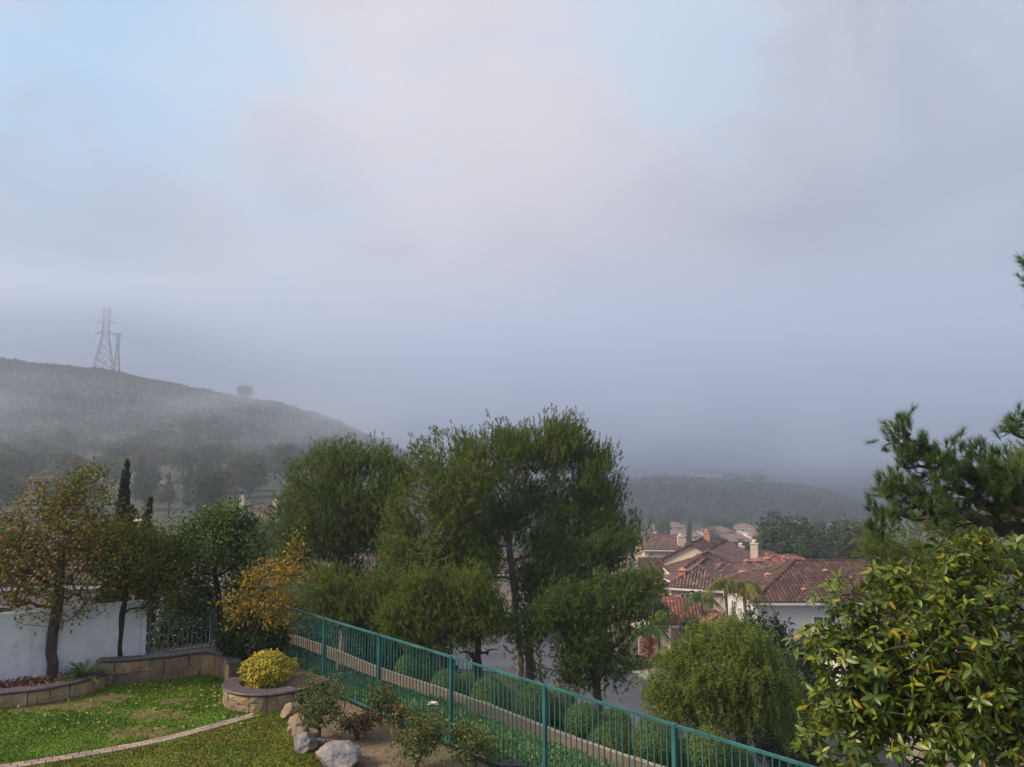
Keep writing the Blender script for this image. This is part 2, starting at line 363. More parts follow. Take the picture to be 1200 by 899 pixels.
def needles(rng, base, axis, L, m, nl, nw, spread=0.6):
    N = len(base); t = rng.random((N, m, 1)) ** 0.8
    L = np.broadcast_to(L, (N,)).reshape(N, 1, 1)
    p = base[:, None] + axis[:, None] * t * L
    q = unit(rng.normal(size=(N, m, 3))); q = unit(q - (q * axis[:, None]).sum(-1, keepdims=True) * axis[:, None])
    d = unit(axis[:, None] + q * spread * (1.25 - t * 0.8) * (0.7 + 0.6 * rng.random((N, m, 1))))
    s = unit(np.cross(d, unit(rng.normal(size=(N, m, 3))))) * nw / 2
    ln = nl * (0.7 + 0.5 * rng.random((N, m, 1)))
    v = np.stack([p - s, p + s, p + d * ln], 2).reshape(-1, 3)
    return (v, np.arange(len(v)).reshape(-1, 3))
def leafs(rng, base, out, m, spread, L, W, up=0.4, fold=0.18, bias=0.6, drop=0.0, face=0.0):
    """m folded diamond leaves round every base point"""
    N = len(base)
    p = base[:, None] + rng.normal(size=(N, m, 3)) * spread
    d = unit(rng.normal(size=(N, m, 3)) + out[:, None] * bias - np.array((0, 0, drop)))
    nrm = rng.normal(size=(N, m, 3)) * (1 - up) + np.array((0, 0, up * 2)); nrm = nrm + out[:, None] * face * 2; d = unit(d - (d * unit(nrm)).sum(-1, keepdims=True) * unit(nrm) * min(1, face)) if face else d; s = unit(np.cross(d, nrm)); u = np.cross(s, d)
    ln = L * (0.65 + 0.6 * rng.random((N, m, 1))); w = W * (0.75 + 0.5 * rng.random((N, m, 1)))
    mid = p + d * ln * 0.5
    v = np.stack([p, mid + s * w / 2 + u * w * fold, p + d * ln, mid - s * w / 2 + u * w * fold], 2).reshape(-1, 3)
    i = np.arange(N * m)[:, None] * 4
    f = np.concatenate([i + [0, 1, 2], i + [0, 2, 3]], 1).reshape(-1, 3)
    return (v, f)
def ipoly(x, pts):
    return np.interp(x, [p[0] for p in pts], [p[1] for p in pts])
def sm(a, b, x):
    t = np.clip((np.asarray(x, float) - a) / (b - a), 0, 1); return t * t * (3 - 2 * t)

# ------------------------------------------------------------------ terrain
FN = np.array((0.746, 0.666))      # outward normal of the fence line
FD = np.array((0.666, -0.746))     # along the fence, towards the right
F0 = np.array((-1.17, 15.3))
def fd(x, y): return FN[0] * (np.asarray(x) - F0[0]) + FN[1] * (np.asarray(y) - F0[1])
def nz2(x, y, s, seed=0.0):
    x = np.asarray(x, float); y = np.asarray(y, float)
    r = 0
    for k, (a, b, c) in enumerate(((1.0, 0.6, 0.3), (1.7, -1.3, 2.1), (2.9, 2.3, 4.4), (-4.6, 3.9, 1.9), (7.1, -6.3, 0.4))):
        r = r + np.sin((x * a + y * b) / s + c + seed * (k + 1)) * np.cos((y * a - x * b) / s * 0.83 + c * 2 + seed) / (1 + k * 0.8)
    return r / 2.2
def pxy(px): return (px - 600) / 900.0
RIDGE = [(pxy(a), 5.4 + (544 - b) / 900 * 700) for a, b in ((-900, 480), (-400, 440), (-100, 424), (0, 428), (60, 434), (120, 442), (200, 456), (280, 472), (340, 486), (390, 500), (440, 520), (500, 545), (560, 560), (2000, 560))]
RIDGE3 = [(pxy(a), 5.4 + (544 - b) / 900 * 880) for a, b in ((-200, 590), (560, 590), (680, 572), (760, 562), (830, 560), (895, 566), (960, 574), (1000, 588), (1060, 600), (1400, 590), (2000, 560))]
RIDGE2 = [(pxy(a), 5.4 + (544 - b) / 900 * 1350) for a, b in ((-900, 500), (300, 540), (560, 535), (640, 520), (700, 513), (760, 517), (820, 530), (900, 548), (1000, 552), (1500, 500))]
def sz(y): return -10.5 - 4.2 * np.clip((np.asarray(y, float) - 62) / 70, 0, 1)
def terrain_z(x, y):
    x = np.asarray(x, float); y = np.asarray(y, float)
    d = fd(x, y)
    zA = ipoly(d, [(-1, -0.06), (0.15, -0.06), (0.4, -0.1), (4.2, -1.5), (4.6, -1.64), (5.95, -1.66), (6.4, -2.0), (8.5, -2.9), (24, -10.5), (500, -10.5)])
    e = (x + 9.6) * -0.31 + (y - 20.5) * 0.95        # beyond the white wall
    zB = ipoly(e, [(-5, 0), (0.3, 0), (1.8, -1.2), (4, -2.2), (20, -2.8), (60, -4.5), (200, -8)]) * (1 - sm(2, 18, d)) * sm(12, 16, y)
    z = zA + zB + (sz(y) + 10.5) * (y > 60)
    yc = np.maximum(y, 1.0); a = x / yc
    zl = ipoly(y, [(60, 0), (130, -0.5), (200, 6.0), (330, 13.5), (450, 21), (560, 38), (620, 54)])
    zr = ipoly(y, [(60, 0), (138, 0), (200, -6), (300, -14), (500, -22), (700, -18), (4000, -18)])
    k = sm(-0.22, 0.06, a)
    far = sz(y) + zl * (1 - k) + zr * k
    z = np.where(y > 60, z * (1 - sm(60, 100, y)) + far * sm(60, 100, y), z)
    rl = np.interp(a, [p[0] for p in RIDGE], [p[1] for p in RIDGE])
    r3 = np.interp(a, [p[0] for p in RIDGE3], [p[1] for p in RIDGE3])
    r2 = np.interp(a, [p[0] for p in RIDGE2], [p[1] for p in RIDGE2])
    h1 = sm(380, 700, y); h1b = sm(700, 1050, y)
    z = z * (1 - h1) + np.where(a < -0.03, rl, z) * h1 if False else z + (np.maximum(rl, -30) - z) * h1 * (1 - sm(-0.14, -0.03, a))
    z = z + (-20 - z) * h1b * (1 - sm(-0.14, -0.03, a))
    h3 = sm(560, 860, y) * (1 - sm(900, 1080, y)) * sm(-0.14, 0.0, a); z = z + (r3 - z) * h3
    h2 = sm(1080, 1350, y) * (1 - sm(1350, 1900, y)); z = z + (r2 - z) * h2
    amp = sm(150, 500, y) * 3.5
    return z + nz2(x, y, 38.0) * amp + nz2(x, y, 12.0, 2.0) * amp * 0.22
def tz(x, y): return float(terrain_z(x, y))
xs = np.concatenate([-np.geomspace(2600, 62, 60), np.arange(-60, 60.1, 1.0), np.geomspace(62, 2600, 60)])
ys = np.concatenate([[-80, -40, -20], np.arange(-10, 110, 1.0), np.geomspace(110, 2900, 190)])
X, Y = np.meshgrid(xs, ys); Z = terrain_z(X, Y)
v = np.stack([X, Y, Z], -1).reshape(-1, 3); nx, ny = len(xs), len(ys)
i = (np.arange(ny - 1)[:, None] * nx + np.arange(nx - 1)[None]).ravel()
mt['terrain'] = M('hillside_ground', (0.034, 0.04, 0.022), (0.05, 0.048, 0.03), 0.25, 0.95, 0.5, 3, c3=(0.04, 0.056, 0.024), s3=0.012)
ground = obj('ground', [(v, np.stack([i, i + 1, i + nx + 1, i + nx], 1))], 'terrain', kind='structure')
for p in ground.data.polygons: p.use_smooth = True
ground['label'] = 'hillside and valley ground'

# ------------------------------------------------------------------ yard: lawn, soil, planters
strip_px = [(-60, 909), (27, 897), (120, 882), (200, 867), (250, 852), (297, 839)]
strip = np.array([on(a, b)[:2] for a, b in strip_px])
def resample(p, n):
    p = np.asarray(p, float); s = np.concatenate([[0], np.cumsum(np.linalg.norm(np.diff(p, axis=0), axis=1))])
    t = np.linspace(0, s[-1], n); return np.stack([np.interp(t, s, p[:, k]) for k in range(p.shape[1])], 1)
def smooth_poly(p, n):
    p = np.asarray(p, float); q = resample(p, max(n, 8))
    for _ in range(3): q[1:-1] = (q[:-2] + 2 * q[1:-1] + q[2:]) / 4
    return q
def sheet(name, poly, z, m, kind='structure', parent=None, sub=None):
    me = bpy.data.meshes.new(name); me.from_pydata([(float(a), float(b), z) for a, b in poly], [], [tuple(range(len(poly)))])
    return obj(name, me, m, parent, kind)
# lawn outline (world)
def fpt(s, d): return F0 + FD * s + FN * d
rocks_line = [on(*q)[:2] for q in ((333, 838), (345, 850), (348, 862), (356, 876), (385, 896), (400, 905))]
lawn_poly = [(-20, 22), (-12, 21.5), (-8, 21), (-5.2, 19.2), (-4.9, 17.6)] + [tuple(q) for q in rocks_line] + [(-2.2, 12), (0.5, 9), (2, 2), (-20, 2)]
def patch_mask(x, y):
    m = 0
    for (px, py, rx, ry) in ((172, 858, 38, 9), (185, 838, 45, 6), (60, 828, 60, 8), (120, 818, 40, 6), (205, 822, 22, 4)):
        c = on(px, py); sx = rx / 900 * c[1]; e = on(px, py - ry); sy = abs(e[1] - c[1])
        q = ((x - c[0]) / sx) ** 2 + ((y - c[1]) / sy) ** 2 + nz2(x, y, 0.35) * 0.8 + nz2(x, y, 0.09, 5) * 0.9
        m = np.maximum(m, 1 - sm(0.35, 1.25, q))
    return m
gx, gy = np.meshgrid(np.linspace(-20, 2, 220), np.linspace(6, 22, 200))
lm = patch_mask(gx, gy)
lz = 0.0 + nz2(gx, gy, 1.6) * 0.012 * 0
def inpoly(x, y, poly):
    x = np.asarray(x); y = np.asarray(y); r = np.zeros(x.shape, bool); n = len(poly)
    for i in range(n):
        (x1, y1), (x2, y2) = poly[i], poly[(i + 1) % n]
        c = ((y1 > y) != (y2 > y)) & (x < (x2 - x1) * (y - y1) / (y2 - y1 + 1e-12) + x1); r ^= c
    return r
lawn = sheet('lawn', lawn_poly, 0.0, None)
# grass colours: own lawn turf material driven by position noise
def lawn_material(name, blade):
    m = bpy.data.materials.new(name); m.use_nodes = True; t = m.node_tree; N = t.nodes; L = t.links
    b = N['Principled BSDF']; b.inputs['Roughness'].default_value = 0.75; b.inputs['Specular IOR Level'].default_value = 0.2
    at_ = N.new('ShaderNodeTexCoord')
    def nz(s, d=5):
        n = N.new('ShaderNodeTexNoise'); n.inputs['Scale'].default_value = s; n.inputs['Detail'].default_value = d; L.new(at_.outputs['Object'], n.inputs[0]); return n
    def mr(src, a, bb):
        r = N.new('ShaderNodeMapRange'); r.inputs[1].default_value = a; r.inputs[2].default_value = bb; L.new(src, r.inputs[0]); return r.outputs[0]
    def mix(f, a, bb):
        x = N.new('ShaderNodeMix'); x.data_type = 'RGBA'
        for s, v in ((x.inputs[0], f), (x.inputs[6], a), (x.inputs[7], bb)):
            if isinstance(v, tuple): s.default_value = (*v, 1)
            elif isinstance(v, float): s.default_value = v
            else: L.new(v, s)
        return x.outputs[2]
    c = mix(mr(nz(1.1).outputs[0], 0.35, 0.65), (0.085, 0.18, 0.016), (0.14, 0.235, 0.02))
    c = mix(mr(nz(3.5, 6).outputs[0], 0.5, 0.75), c, (0.16, 0.17, 0.03))
    # older, yellower turf on the near side of the paver strip
    sp = N.new('ShaderNodeSeparateXYZ'); L.new(at_.outputs['Object'], sp.inputs[0])
    a0, a1 = strip[1], strip[4]
    nn = np.array((a1[1] - a0[1], -(a1[0] - a0[0]))); nn = nn / np.linalg.norm(nn)
    e = N.new('ShaderNodeMath'); e.operation = 'MULTIPLY'; e.inputs[1].default_value = float(nn[0]); L.new(sp.outputs[0], e.inputs[0])
    f = N.new('ShaderNodeMath'); f.operation = 'MULTIPLY_ADD'; f.inputs[1].default_value = float(nn[1]); L.new(sp.outputs[1], f.inputs[0]); L.new(e.outputs[0], f.inputs[2])
    g0 = float(nn @ a0)
    c = mix(mr(f.outputs[0], g0 - 0.35, g0 + 0.25), c, mix(mr(nz(1.6, 6).outputs[0], 0.35, 0.65), (0.15, 0.15, 0.022), (0.13, 0.18, 0.02)))
    if blade:
        gi = N.new('ShaderNodeNewGeometry'); r = N.new('ShaderNodeValToRGB'); r.color_ramp.elements[0].color = (0.55, 0.6, 0.55, 1); r.color_ramp.elements[1].color = (1.45, 1.3, 1.2, 1)
        L.new(gi.outputs['Random Per Island'], r.inputs[0])
        x = N.new('ShaderNodeMix'); x.data_type = 'RGBA'; x.blend_type = 'MULTIPLY'; x.inputs[0].default_value = 1; L.new(c, x.inputs[6]); L.new(r.outputs[0], x.inputs[7]); c = x.outputs[2]
    else:
        va = N.new('ShaderNodeAttribute'); va.attribute_name = 'bare'
        c = mix(va.outputs['Fac'], c, mix(mr(nz(6).outputs[0], 0.4, 0.6), (0.11, 0.095, 0.035), (0.165, 0.13, 0.055)))
    L.new(c, b.inputs['Base Color']); return m
# the lawn as a fine grid so that bare patches carry an attribute (worn soil showing)
bpy.data.objects.remove(lawn)
ins = inpoly(gx, gy, lawn_poly)
vv = np.stack([gx, gy, np.zeros_like(gx)], -1).reshape(-1, 3); n1, n2 = gx.shape[1], gx.shape[0]
ii = (np.arange(n2 - 1)[:, None] * n1 + np.arange(n1 - 1)[None]).ravel(); insf = ins.ravel()
keep = insf[ii] | insf[ii + 1] | insf[ii + n1] | insf[ii + n1 + 1]; ii = ii[keep]
lawn_me = mesh_np('lawn', [(vv, np.stack([ii, ii + 1, ii + n1 + 1, ii + n1], 1))])
at_b = lawn_me.attributes.new('bare', 'FLOAT', 'POINT'); at_b.data.foreach_set('value', lm.ravel().astype(np.float32)[:len(lawn_me.vertices)])
obj('lawn', lawn_me, lawn_material('turf', False), kind='structure')
rg = np.random.default_rng(5)
n = 230000
q = np.stack([rg.uniform(-14, 0.5, n), rg.uniform(12.5, 21.6, n)], 1)
pm = patch_mask(q[:, 0], q[:, 1])
e_strip = np.min(np.linalg.norm(q[:, None] - resample(strip, 30)[None], axis=2), axis=1) if n < 1 else None
ok = inpoly(q[:, 0], q[:, 1], lawn_poly) & (rg.random(n) > pm * 0.92)
sr = resample(strip, 60)
q = q[ok]
dmin = np.full(len(q), 9.0)
for s_ in sr: dmin = np.minimum(dmin, np.hypot(q[:, 0] - s_[0], q[:, 1] - s_[1]))
q = q[dmin > 0.13]
b3 = np.concatenate([q, np.zeros((len(q), 1))], 1)
clump = 0.7 + 0.5 * nz2(q[:, 0], q[:, 1], 0.5)
hgt = (0.03 + 0.04 * rg.random(len(q))) * np.clip(clump, 0.4, 1.5)
dd_ = rg.normal(size=(len(q), 3)) * 0.5; dd_[:, 2] = 1; dd_ = unit(dd_)
ss_ = unit(np.cross(dd_, rdir(rg, len(q)))) * 0.011
v = np.stack([b3 - ss_, b3 + ss_, b3 + dd_ * hgt[:, None]], 1).reshape(-1, 3)
gr = obj('grass', [(v, np.arange(len(v)).reshape(-1, 3))], lawn_material('grass_blades', True), kind='stuff')
tag(gr, 'short bright green grass of the backyard lawn', 'grass')

# garden soil right of the rocks
soil_poly = [tuple(q) for q in rocks_line] + [(-2.2, 12), (0.5, 9), (2, 2)] + [tuple(fpt(s, -0.02)) for s in (17, 8, 0, -4.6)] + [(-4.6, 18.4), (-4.75, 17.5)]
soil = sheet('garden_soil', soil_poly, 0.012, 'soil')
# clods and fallen leaves on the garden soil
n = 2600; q = np.stack([rg.uniform(-5, 3, n), rg.uniform(10, 18.5, n)], 1); q = q[inpoly(q[:, 0], q[:, 1], soil_poly)]
b3 = np.concatenate([q, np.full((len(q), 1), 0.02)], 1)
o_ = obj('leaf_litter', [leafs(rg, b3, np.zeros((len(b3), 3)), 1, 0.004, 0.07, 0.04, up=0.9)], 'litter', kind='stuff')
tag(o_, 'dry brown leaves scattered over the rose bed soil', 'leaf litter')

n = 1500; q = np.stack([rg.uniform(-5, 3, n), rg.uniform(10, 18.5, n)], 1); q = q[inpoly(q[:, 0], q[:, 1], soil_poly)]
V_ = []; F_ = []
for x_, y_ in q:
    r_ = 0.008 + 0.028 * rg.random() ** 3; o0 = len(V_); V_ += [(x_ + r_ * a_ * rg.uniform(.7, 1.2), y_ + r_ * b_ * rg.uniform(.7, 1.2), 0.012 + c_ * r_) for a_, b_, c_ in ((1, 0, 0.1), (0.1, 1, 0.1), (-1, 0.1, 0.1), (0, -1, 0.1), (0.2, 0.1, 0.9))]; F_ += [[o0 + k, o0 + (k + 1) % 4, o0 + 4] for k in range(4)]
tag(obj('pebbles', [(np.array(V_), np.array(F_))], 'soil', kind='stuff'), 'small clods and pebbles strewn over the rose bed soil', 'pebbles')
# -- planters: stone wall faces along a polyline, coping on top
def planter(name, label, pts, zc, capw=0.3, seed=1, closed_cap=True, depth=0.26, zb=-0.05):
    rng = np.random.default_rng(seed)
    P = np.asarray(pts, float); root = thing(name, label, 'planter wall', (P[0][0], P[0][1], 0)); off = np.array((P[0][0], P[0][1], 0))
    s = np.concatenate([[0], np.cumsum(np.linalg.norm(np.diff(P, axis=0), axis=1))]); Lt = s[-1]
    def pos(u):
        p = np.array([np.interp(u, s, P[:, 0]), np.interp(u, s, P[:, 1])])
        q2 = np.array([np.interp(min(u + 0.05, Lt), s, P[:, 0]), np.interp(min(u + 0.05, Lt), s, P[:, 1])]); q1 = np.array([np.interp(max(u - 0.05, 0), s, P[:, 0]), np.interp(max(u - 0.05, 0), s, P[:, 1])])
        t = unit(q2 - q1); return p, t, np.array((t[1], -t[0]))      # outward = right of travel
    # core
    K = max(4, int(Lt / 0.15)); rows = []
    for u in np.linspace(0, Lt, K):
        p, t, nn_ = pos(u)
        for (o1, z) in ((0, zb), (0, zc - 0.06), (-depth, zc - 0.06), (-depth, zb)):
            rows.append((*(p + nn_ * o1), z))
    rows = np.array(rows) - off; i = np.arange(K - 1)[:, None] * 4; f = np.concatenate([np.stack([i[:, 0] + a, i[:, 0] + (a + 1) % 4, i[:, 0] + 4 + (a + 1) % 4, i[:, 0] + 4 + a], 1) for a in range(4)])
    f = np.concatenate([f, [[0, 1, 2, 3]], [[(K - 1) * 4 + a for a in (3, 2, 1, 0)]]])
    obj('wall_core', [(rows, f)], 'mortar', root)
    # stones: irregular slabs proud of the core
    u = 0.0; H = zc - 0.075
    while u < Lt - 0.05:
        w = min(rng.uniform(0.16, 0.42), Lt - u)
        split = [(0.0, H)] if rng.random() < 0.8 or H < 0.3 else [(0.0, H * rng.uniform(0.4, 0.62)), None]
        if len(split) == 2: split[1] = (split[0][1] + 0.015, H)
        for (z0, z1) in split:
            g_ = 0.004; m_ = 5; pv = []
            th = rng.uniform(0.015, 0.04); tilt = rng.uniform(-0.045, 0.045, 4) * (1 if w > 0.2 else 0)
            us = np.linspace(u + g_, u + w - g_, 3)
            fr, bk = [], []
            for kz, z in enumerate((z0 + g_, (z0 + z1) / 2, z1 - g_)):
                for ku, uu in enumerate(us):
                    uu2 = uu + (tilt[kz] if ku != 1 else 0) * (1 if 0 < uu < Lt - .05 else 0)
                    p, t, nn_ = pos(np.clip(uu2, 0, Lt)); edge = 1 if (kz == 1 and ku == 1) else 0
                    zz = z + rng.uniform(-0.006, 0.006)
                    fr.append((*(p + nn_ * (th + 0.012 * edge)), zz)); bk.append((*(p - nn_ * 0.02), zz))
            V_ = np.array(fr + bk) - off
            F_ = [[a, a + 1, a + 4, a + 3] for a in (0, 1, 3, 4)]
            rim = [0, 1, 2, 5, 8, 7, 6, 3]
            F_ += [[rim[(k + 1) % 8], rim[k], rim[k] + 9, rim[(k + 1) % 8] + 9] for k in range(8)]
            obj('stone', [(V_, np.array(F_))], 'stone', root)
        u += w
    # coping slabs
    u = 0.0
    while u < Lt - 0.02:
        w = min(0.42, Lt - u);  w = Lt - u if Lt - u - w < 0.12 else w
        prof = [(0.055, -0.055), (0.07, -0.03), (0.055, -0.003), (-capw + 0.03, 0.0), (-capw, -0.05)]
        rows = []
        for uu in np.linspace(u + 0.004, u + w - 0.004, 4):
            p, t, nn_ = pos(uu)
            for a, b in prof: rows.append((*(p + nn_ * a), zc + b))
        rows = np.array(rows) - off; m_ = len(prof)
        F_ = [[k * m_ + a, k * m_ + (a + 1) % m_, (k + 1) * m_ + (a + 1) % m_, (k + 1) * m_ + a] for k in range(3) for a in range(m_)]
        me = mesh_np('coping', [(rows, np.array(F_)), (rows, np.array([list(range(m_))[::-1], [3 * m_ + a for a in range(m_)]]))])
        obj('coping', me, 'cap', root)
        u += w
    return root
low = smooth_poly([on(*q)[:2] for q in ((-160, 850), (-60, 838), (0, 830), (50, 825), (95, 815), (122, 806))], 30)
up_ = smooth_poly([on(*q)[:2] for q in ((112, 803), (150, 801), (200, 796), (225, 792), (242, 790), (256, 793), (266, 799), (268, 806))], 36)
planter('planter_wall', 'low stone planter wall with dark coping left below the two bare-trunked trees', low, 0.36, seed=3)
planter('planter_wall', 'taller curved flagstone planter wall behind the lawn with dark coping', up_, 0.6, seed=4)
cc = np.array((-5.56, 18.45)); rr_ = 1.04
arc = [cc + rr_ * np.array((math.cos(a), math.sin(a))) for a in np.linspace(R(165), R(318), 26)]
planter('planter_wall', 'round flagstone planter wall around the golden shrub', arc, 0.42, capw=0.34, seed=6)
# soils
sheet('planter_soil', [tuple(p + np.array((0, 0.2))) for p in low] + [(-9.2, 20.4), (-9.9, 20.3), (-16, 18.2)], 0.28, 'soil_dark')
sheet('planter_soil', [tuple(p + np.array((0, 0.16))) for p in up_] + [tuple(fpt(-7.5, -0.05)), tuple(fpt(-10.2, -0.05)), (-8.3, 21.7), (-9.7, 20.6), (-10.2, 20.3)], 0.5, 'soil_dark')
sheet('planter_soil', [tuple(cc + (rr_ - 0.1) * np.array((math.cos(a), math.sin(a)))) for a in np.linspace(R(165), R(318), 20)] + [tuple(fpt(-4.7, -0.04)), tuple(fpt(-7.6, -0.04))], 0.34, 'soil')
n = 3800; q = np.stack([rg.uniform(-16, -8.5, n), rg.uniform(17.4, 21.8, n)], 1)
q = q[inpoly(q[:, 0], q[:, 1], [tuple(p + np.array((0, 0.24))) for p in low] + [(-9.4, 20.4), (-9.9, 20.2), (-16, 18.2)])]
b3 = np.concatenate([q, 0.29 + 0.03 * rg.random((len(q), 1))], 1)
tag(obj('fallen_leaves', [leafs(rg, b3, np.zeros((len(b3), 3)), 2, 0.012, 0.10, 0.065, up=0.8)], 'litter', kind='stuff'), 'orange brown fallen leaves filling the low planter', 'fallen leaves')
n = 380; c_ = np.array([on(a, b) for a, b in zip(rg.uniform(0, 290, n), 805 + 60 * rg.random(n) ** 1.5)])
c_ = c_[inpoly(c_[:, 0], c_[:, 1], lawn_poly)]; c_[:, 2] = 0.05
tag(obj('fallen_leaves', [leafs(rg, c_, np.zeros((len(c_), 3)), 1, 0.01, 0.075, 0.05, up=0.85)], 'litter2', kind='stuff'), 'small pale leaves dotted over the lawn', 'fallen leaves')
# paver strip
root = thing('paver_strip', 'narrow curved strip of pavers crossing the lawn', 'paver edging', (*strip[0], 0))
sp_ = smooth_poly(strip, 12); L_ = np.linalg.norm(np.diff(sp_, axis=0), axis=1).sum(); K = int(L_ / 0.21); cs = resample(sp_, K + 1)
base_brick = None
for k in range(K):
    a, b = cs[k], cs[k + 1]; t = unit(b - a); ang = math.atan2(t[1], t[0]); mid = (a + b) / 2
    if base_brick is None:
        w, h, z = 0.1, 0.062, 0.03; c = 0.01
        vs_ = [(sx * w, sy * h, 0 - 0.03) for sx in (-1, 1) for sy in (-1, 1)] + [(sx * w, sy * h, z - c) for sx in (-1, 1) for sy in (-1, 1)] + [(sx * (w - c), sy * (h - c), z) for sx in (-1, 1) for sy in (-1, 1)]
        fs_ = [[8, 10, 11, 9]] + [[a_, b_, b_ + 4, a_ + 4] for s_ in (0, 4) for a_, b_ in ((s_ + 0, s_ + 2), (s_ + 2, s_ + 3), (s_ + 3, s_ + 1), (s_ + 1, s_ + 0))]
        base_brick = mesh_np('brick', [(np.array(vs_), np.array(fs_))])
    for side in (-1, 1):
        nn_ = np.array((-t[1], t[0])) * side * 0.066
        o = obj('brick', base_brick, 'brick', root); o.location = (mid[0] - strip[0][0] + nn_[0] + t[0] * 0.05 * side, mid[1] - strip[0][1] + nn_[1] + t[1] * 0.05 * side, rg.uniform(-0.003, 0.003)); o.rotation_euler = (0, 0, ang + rg.uniform(-0.03, 0.03))
# rocks
def rock(label, px, py, wpx, hpx, m, seed, grp=None):
    c = on(px, py + hpx * 0.35); s = c[1] / 900; rx = wpx * s / 2; rz_ = hpx * s / 2 * 1.15; me = bpy.data.meshes.new('boulder')
    import bmesh
    bm = bmesh.new(); bmesh.ops.create_icosphere(bm, subdivisions=5, radius=1)
    rs = np.random.default_rng(seed); planes = [(Vector(d), rs.uniform(0.5, 0.85)) for d in rdir(rs, 11)]
    for v in bm.verts:
        n_ = v.co.normalized(); r = 1.0
        for d, h in planes:
            k = n_.dot(d)
            if k > 1e-3: r = min(r, h / k)
        r *= 1 + 0.10 * mnoise.noise(n_ * 2.5 + Vector((seed, 0, 0))) + 0.05 * mnoise.noise(n_ * 7) + 0.03 * abs(mnoise.noise(n_ * 15))
        v.co = Vector((n_.x * r * rx * 1.12, n_.y * r * rx * 0.95, n_.z * r * rz_ * 1.25))
    bm.to_mesh(me); bm.free()
    for p in me.polygons: p.use_smooth = True
    o = obj('boulder', me, m); o.location = (float(c[0]), float(c[1]) + rx * 0.4, float(rz_ * 0.55)); o.rotation_euler = (0, 0, rs.uniform(0, 3))
    return tag(o, label, 'boulder', 'boulders edging the rose bed')
rock('smooth tan boulder touching the round planter, farthest of the row', 338, 836, 26, 17, 'rock_tan', 1)
rock('tan boulder second in the row from the round planter', 349, 847, 25, 15, 'rock_tan', 2)
rock('small pale tan boulder in the middle of the rock row', 345, 857, 18, 12, 'rock_tan', 3)
rock('brownish boulder just behind the smaller grey boulder', 352, 862, 24, 16, 'rock_tan', 4)
rock('mid-sized angular grey boulder beside the lawn', 357, 876, 36, 18, 'rock_grey', 5)
rock('small grey stone wedged behind the largest boulder', 374, 872, 18, 11, 'rock_grey', 9)
rock('largest grey boulder with tan face at the front of the rock row', 396, 894, 58, 24, 'rock_grey', 7)
# dark box at the foot of the fence
bc = on(600, 912, 0.0); root = thing('utility_box', 'dark flat-topped box by the fence at the bottom edge', 'utility box', bc)
obj('body', [box(-0.16, 0.16, -0.12, 0.12, 0, 0.22)], 'dark_box', root); obj('lid', [box(-0.19, 0.19, -0.15, 0.15, 0.22, 0.26), box(-0.03, 0.03, -0.02, 0.02, 0.26, 0.275)], 'dark_box', root)
# white wall on the left: post and panels
wl, wr = on(-190, 818, 0.35)[:2], on(172, 771, 0.5)[:2]
wr = np.array((-9.62, 20.45)); wdir = unit(wr - on(0, 799, 0.3)[:2]); Lw = 13.0; w0 = wr - wdir * Lw
root = thing('panel_wall', 'white smooth panel wall behind the two trees at left', 'wall', (*w0, 0), math.atan2(wdir[1], wdir[0]))
WT = 1.83; k = 0; u = Lw
while u > 0.1:
    w = min(1.22, u); obj('panel', [box(u - w + 0.006, u - 0.006, -0.03, 0.03, 0.2, WT)], 'white_panel', root)
    obj('batten', [box(u - w - 0.02, u - w + 0.02, -0.042, -0.031, 0.2, WT - 0.01)], 'white_panel', root); u -= w
obj('top_rail', [box(-0.02, Lw + 0.02, -0.05, 0.05, WT + 0.001, WT + 0.06)], 'white_panel', root)
obj('post', [box(Lw + 0.003, Lw + 0.13, -0.065, 0.065, 0.2, WT + 0.05)], 'white_panel', root)

# ------------------------------------------------------------------ iron fences
def fence(name, label, posts, z0, z1, m, spacing=0.115, post_w=0.062, zfun=None):
    root = thing(name, label, 'fence', (*posts[0], 0)); off = np.array((*posts[0], 0)); pk = None
    for a, b in zip(posts[:-1], posts[1:]):
        a = np.asarray(a, float); b = np.asarray(b, float); L = np.linalg.norm(b - a); t = (b - a) / L
        A = lambda u, z: np.array((*(a + t * u), z)) - off
        obj('rail', [bar(A(0.033, z1), A(L - 0.033, z1), 0.042, 0.036)], m, root)
        obj('rail', [bar(A(0.033, z0 + 0.1), A(L - 0.033, z0 + 0.1), 0.034, 0.032)], m, root)
        n_ = int(L / spacing)
        for k in range(1, n_):
            u = L * k / n_
            if pk is None: pk = mesh_np('picket', [box(-0.0085, 0.0085, -0.0085, 0.0085, 0, z1 - z0 - 0.06 - 0.018)])
            o = obj('picket', pk, m, root); p = A(u, z0 + 0.041); o.location = tuple(p); o.rotation_euler = (rg.normal() * 0.003, rg.normal() * 0.004, math.atan2(t[1], t[0]))
    for p in posts:
        p = np.array((*p, 0.)) - off; ang = math.atan2(FD[1], FD[0])
        h = post_w / 2
        o = obj('post', [box(-h, h, -h, h, z0 - 0.15, z1 + 0.012), box(-h - .004, h + .004, -h - .004, h + .004, z1 + 0.014, z1 + 0.026)], m, root); o.location = tuple(p); o.rotation_euler = (0, 0, ang)
    return root
tz_ = {}
fp = [(-8.2, 23.1), (-6.4, 21.05)] + [(-4.51, 19.0), (-2.88, 17.2), (-1.17, 15.3), (0.55, 13.37), (2.31, 11.4), (4.1, 9.4), (5.9, 7.4)]
fence('iron_fence', 'long teal iron picket fence running beside the rose bed', fp, 0.0, 1.7, 'teal')
lf = [(-9.42, 20.52), (-8.2, 21.5), (-8.14, 22.96)]
fence('iron_fence', 'short grey-green iron fence between white wall and small tree', lf, 0.47, 1.83, 'green_iron', spacing=0.12, post_w=0.05)

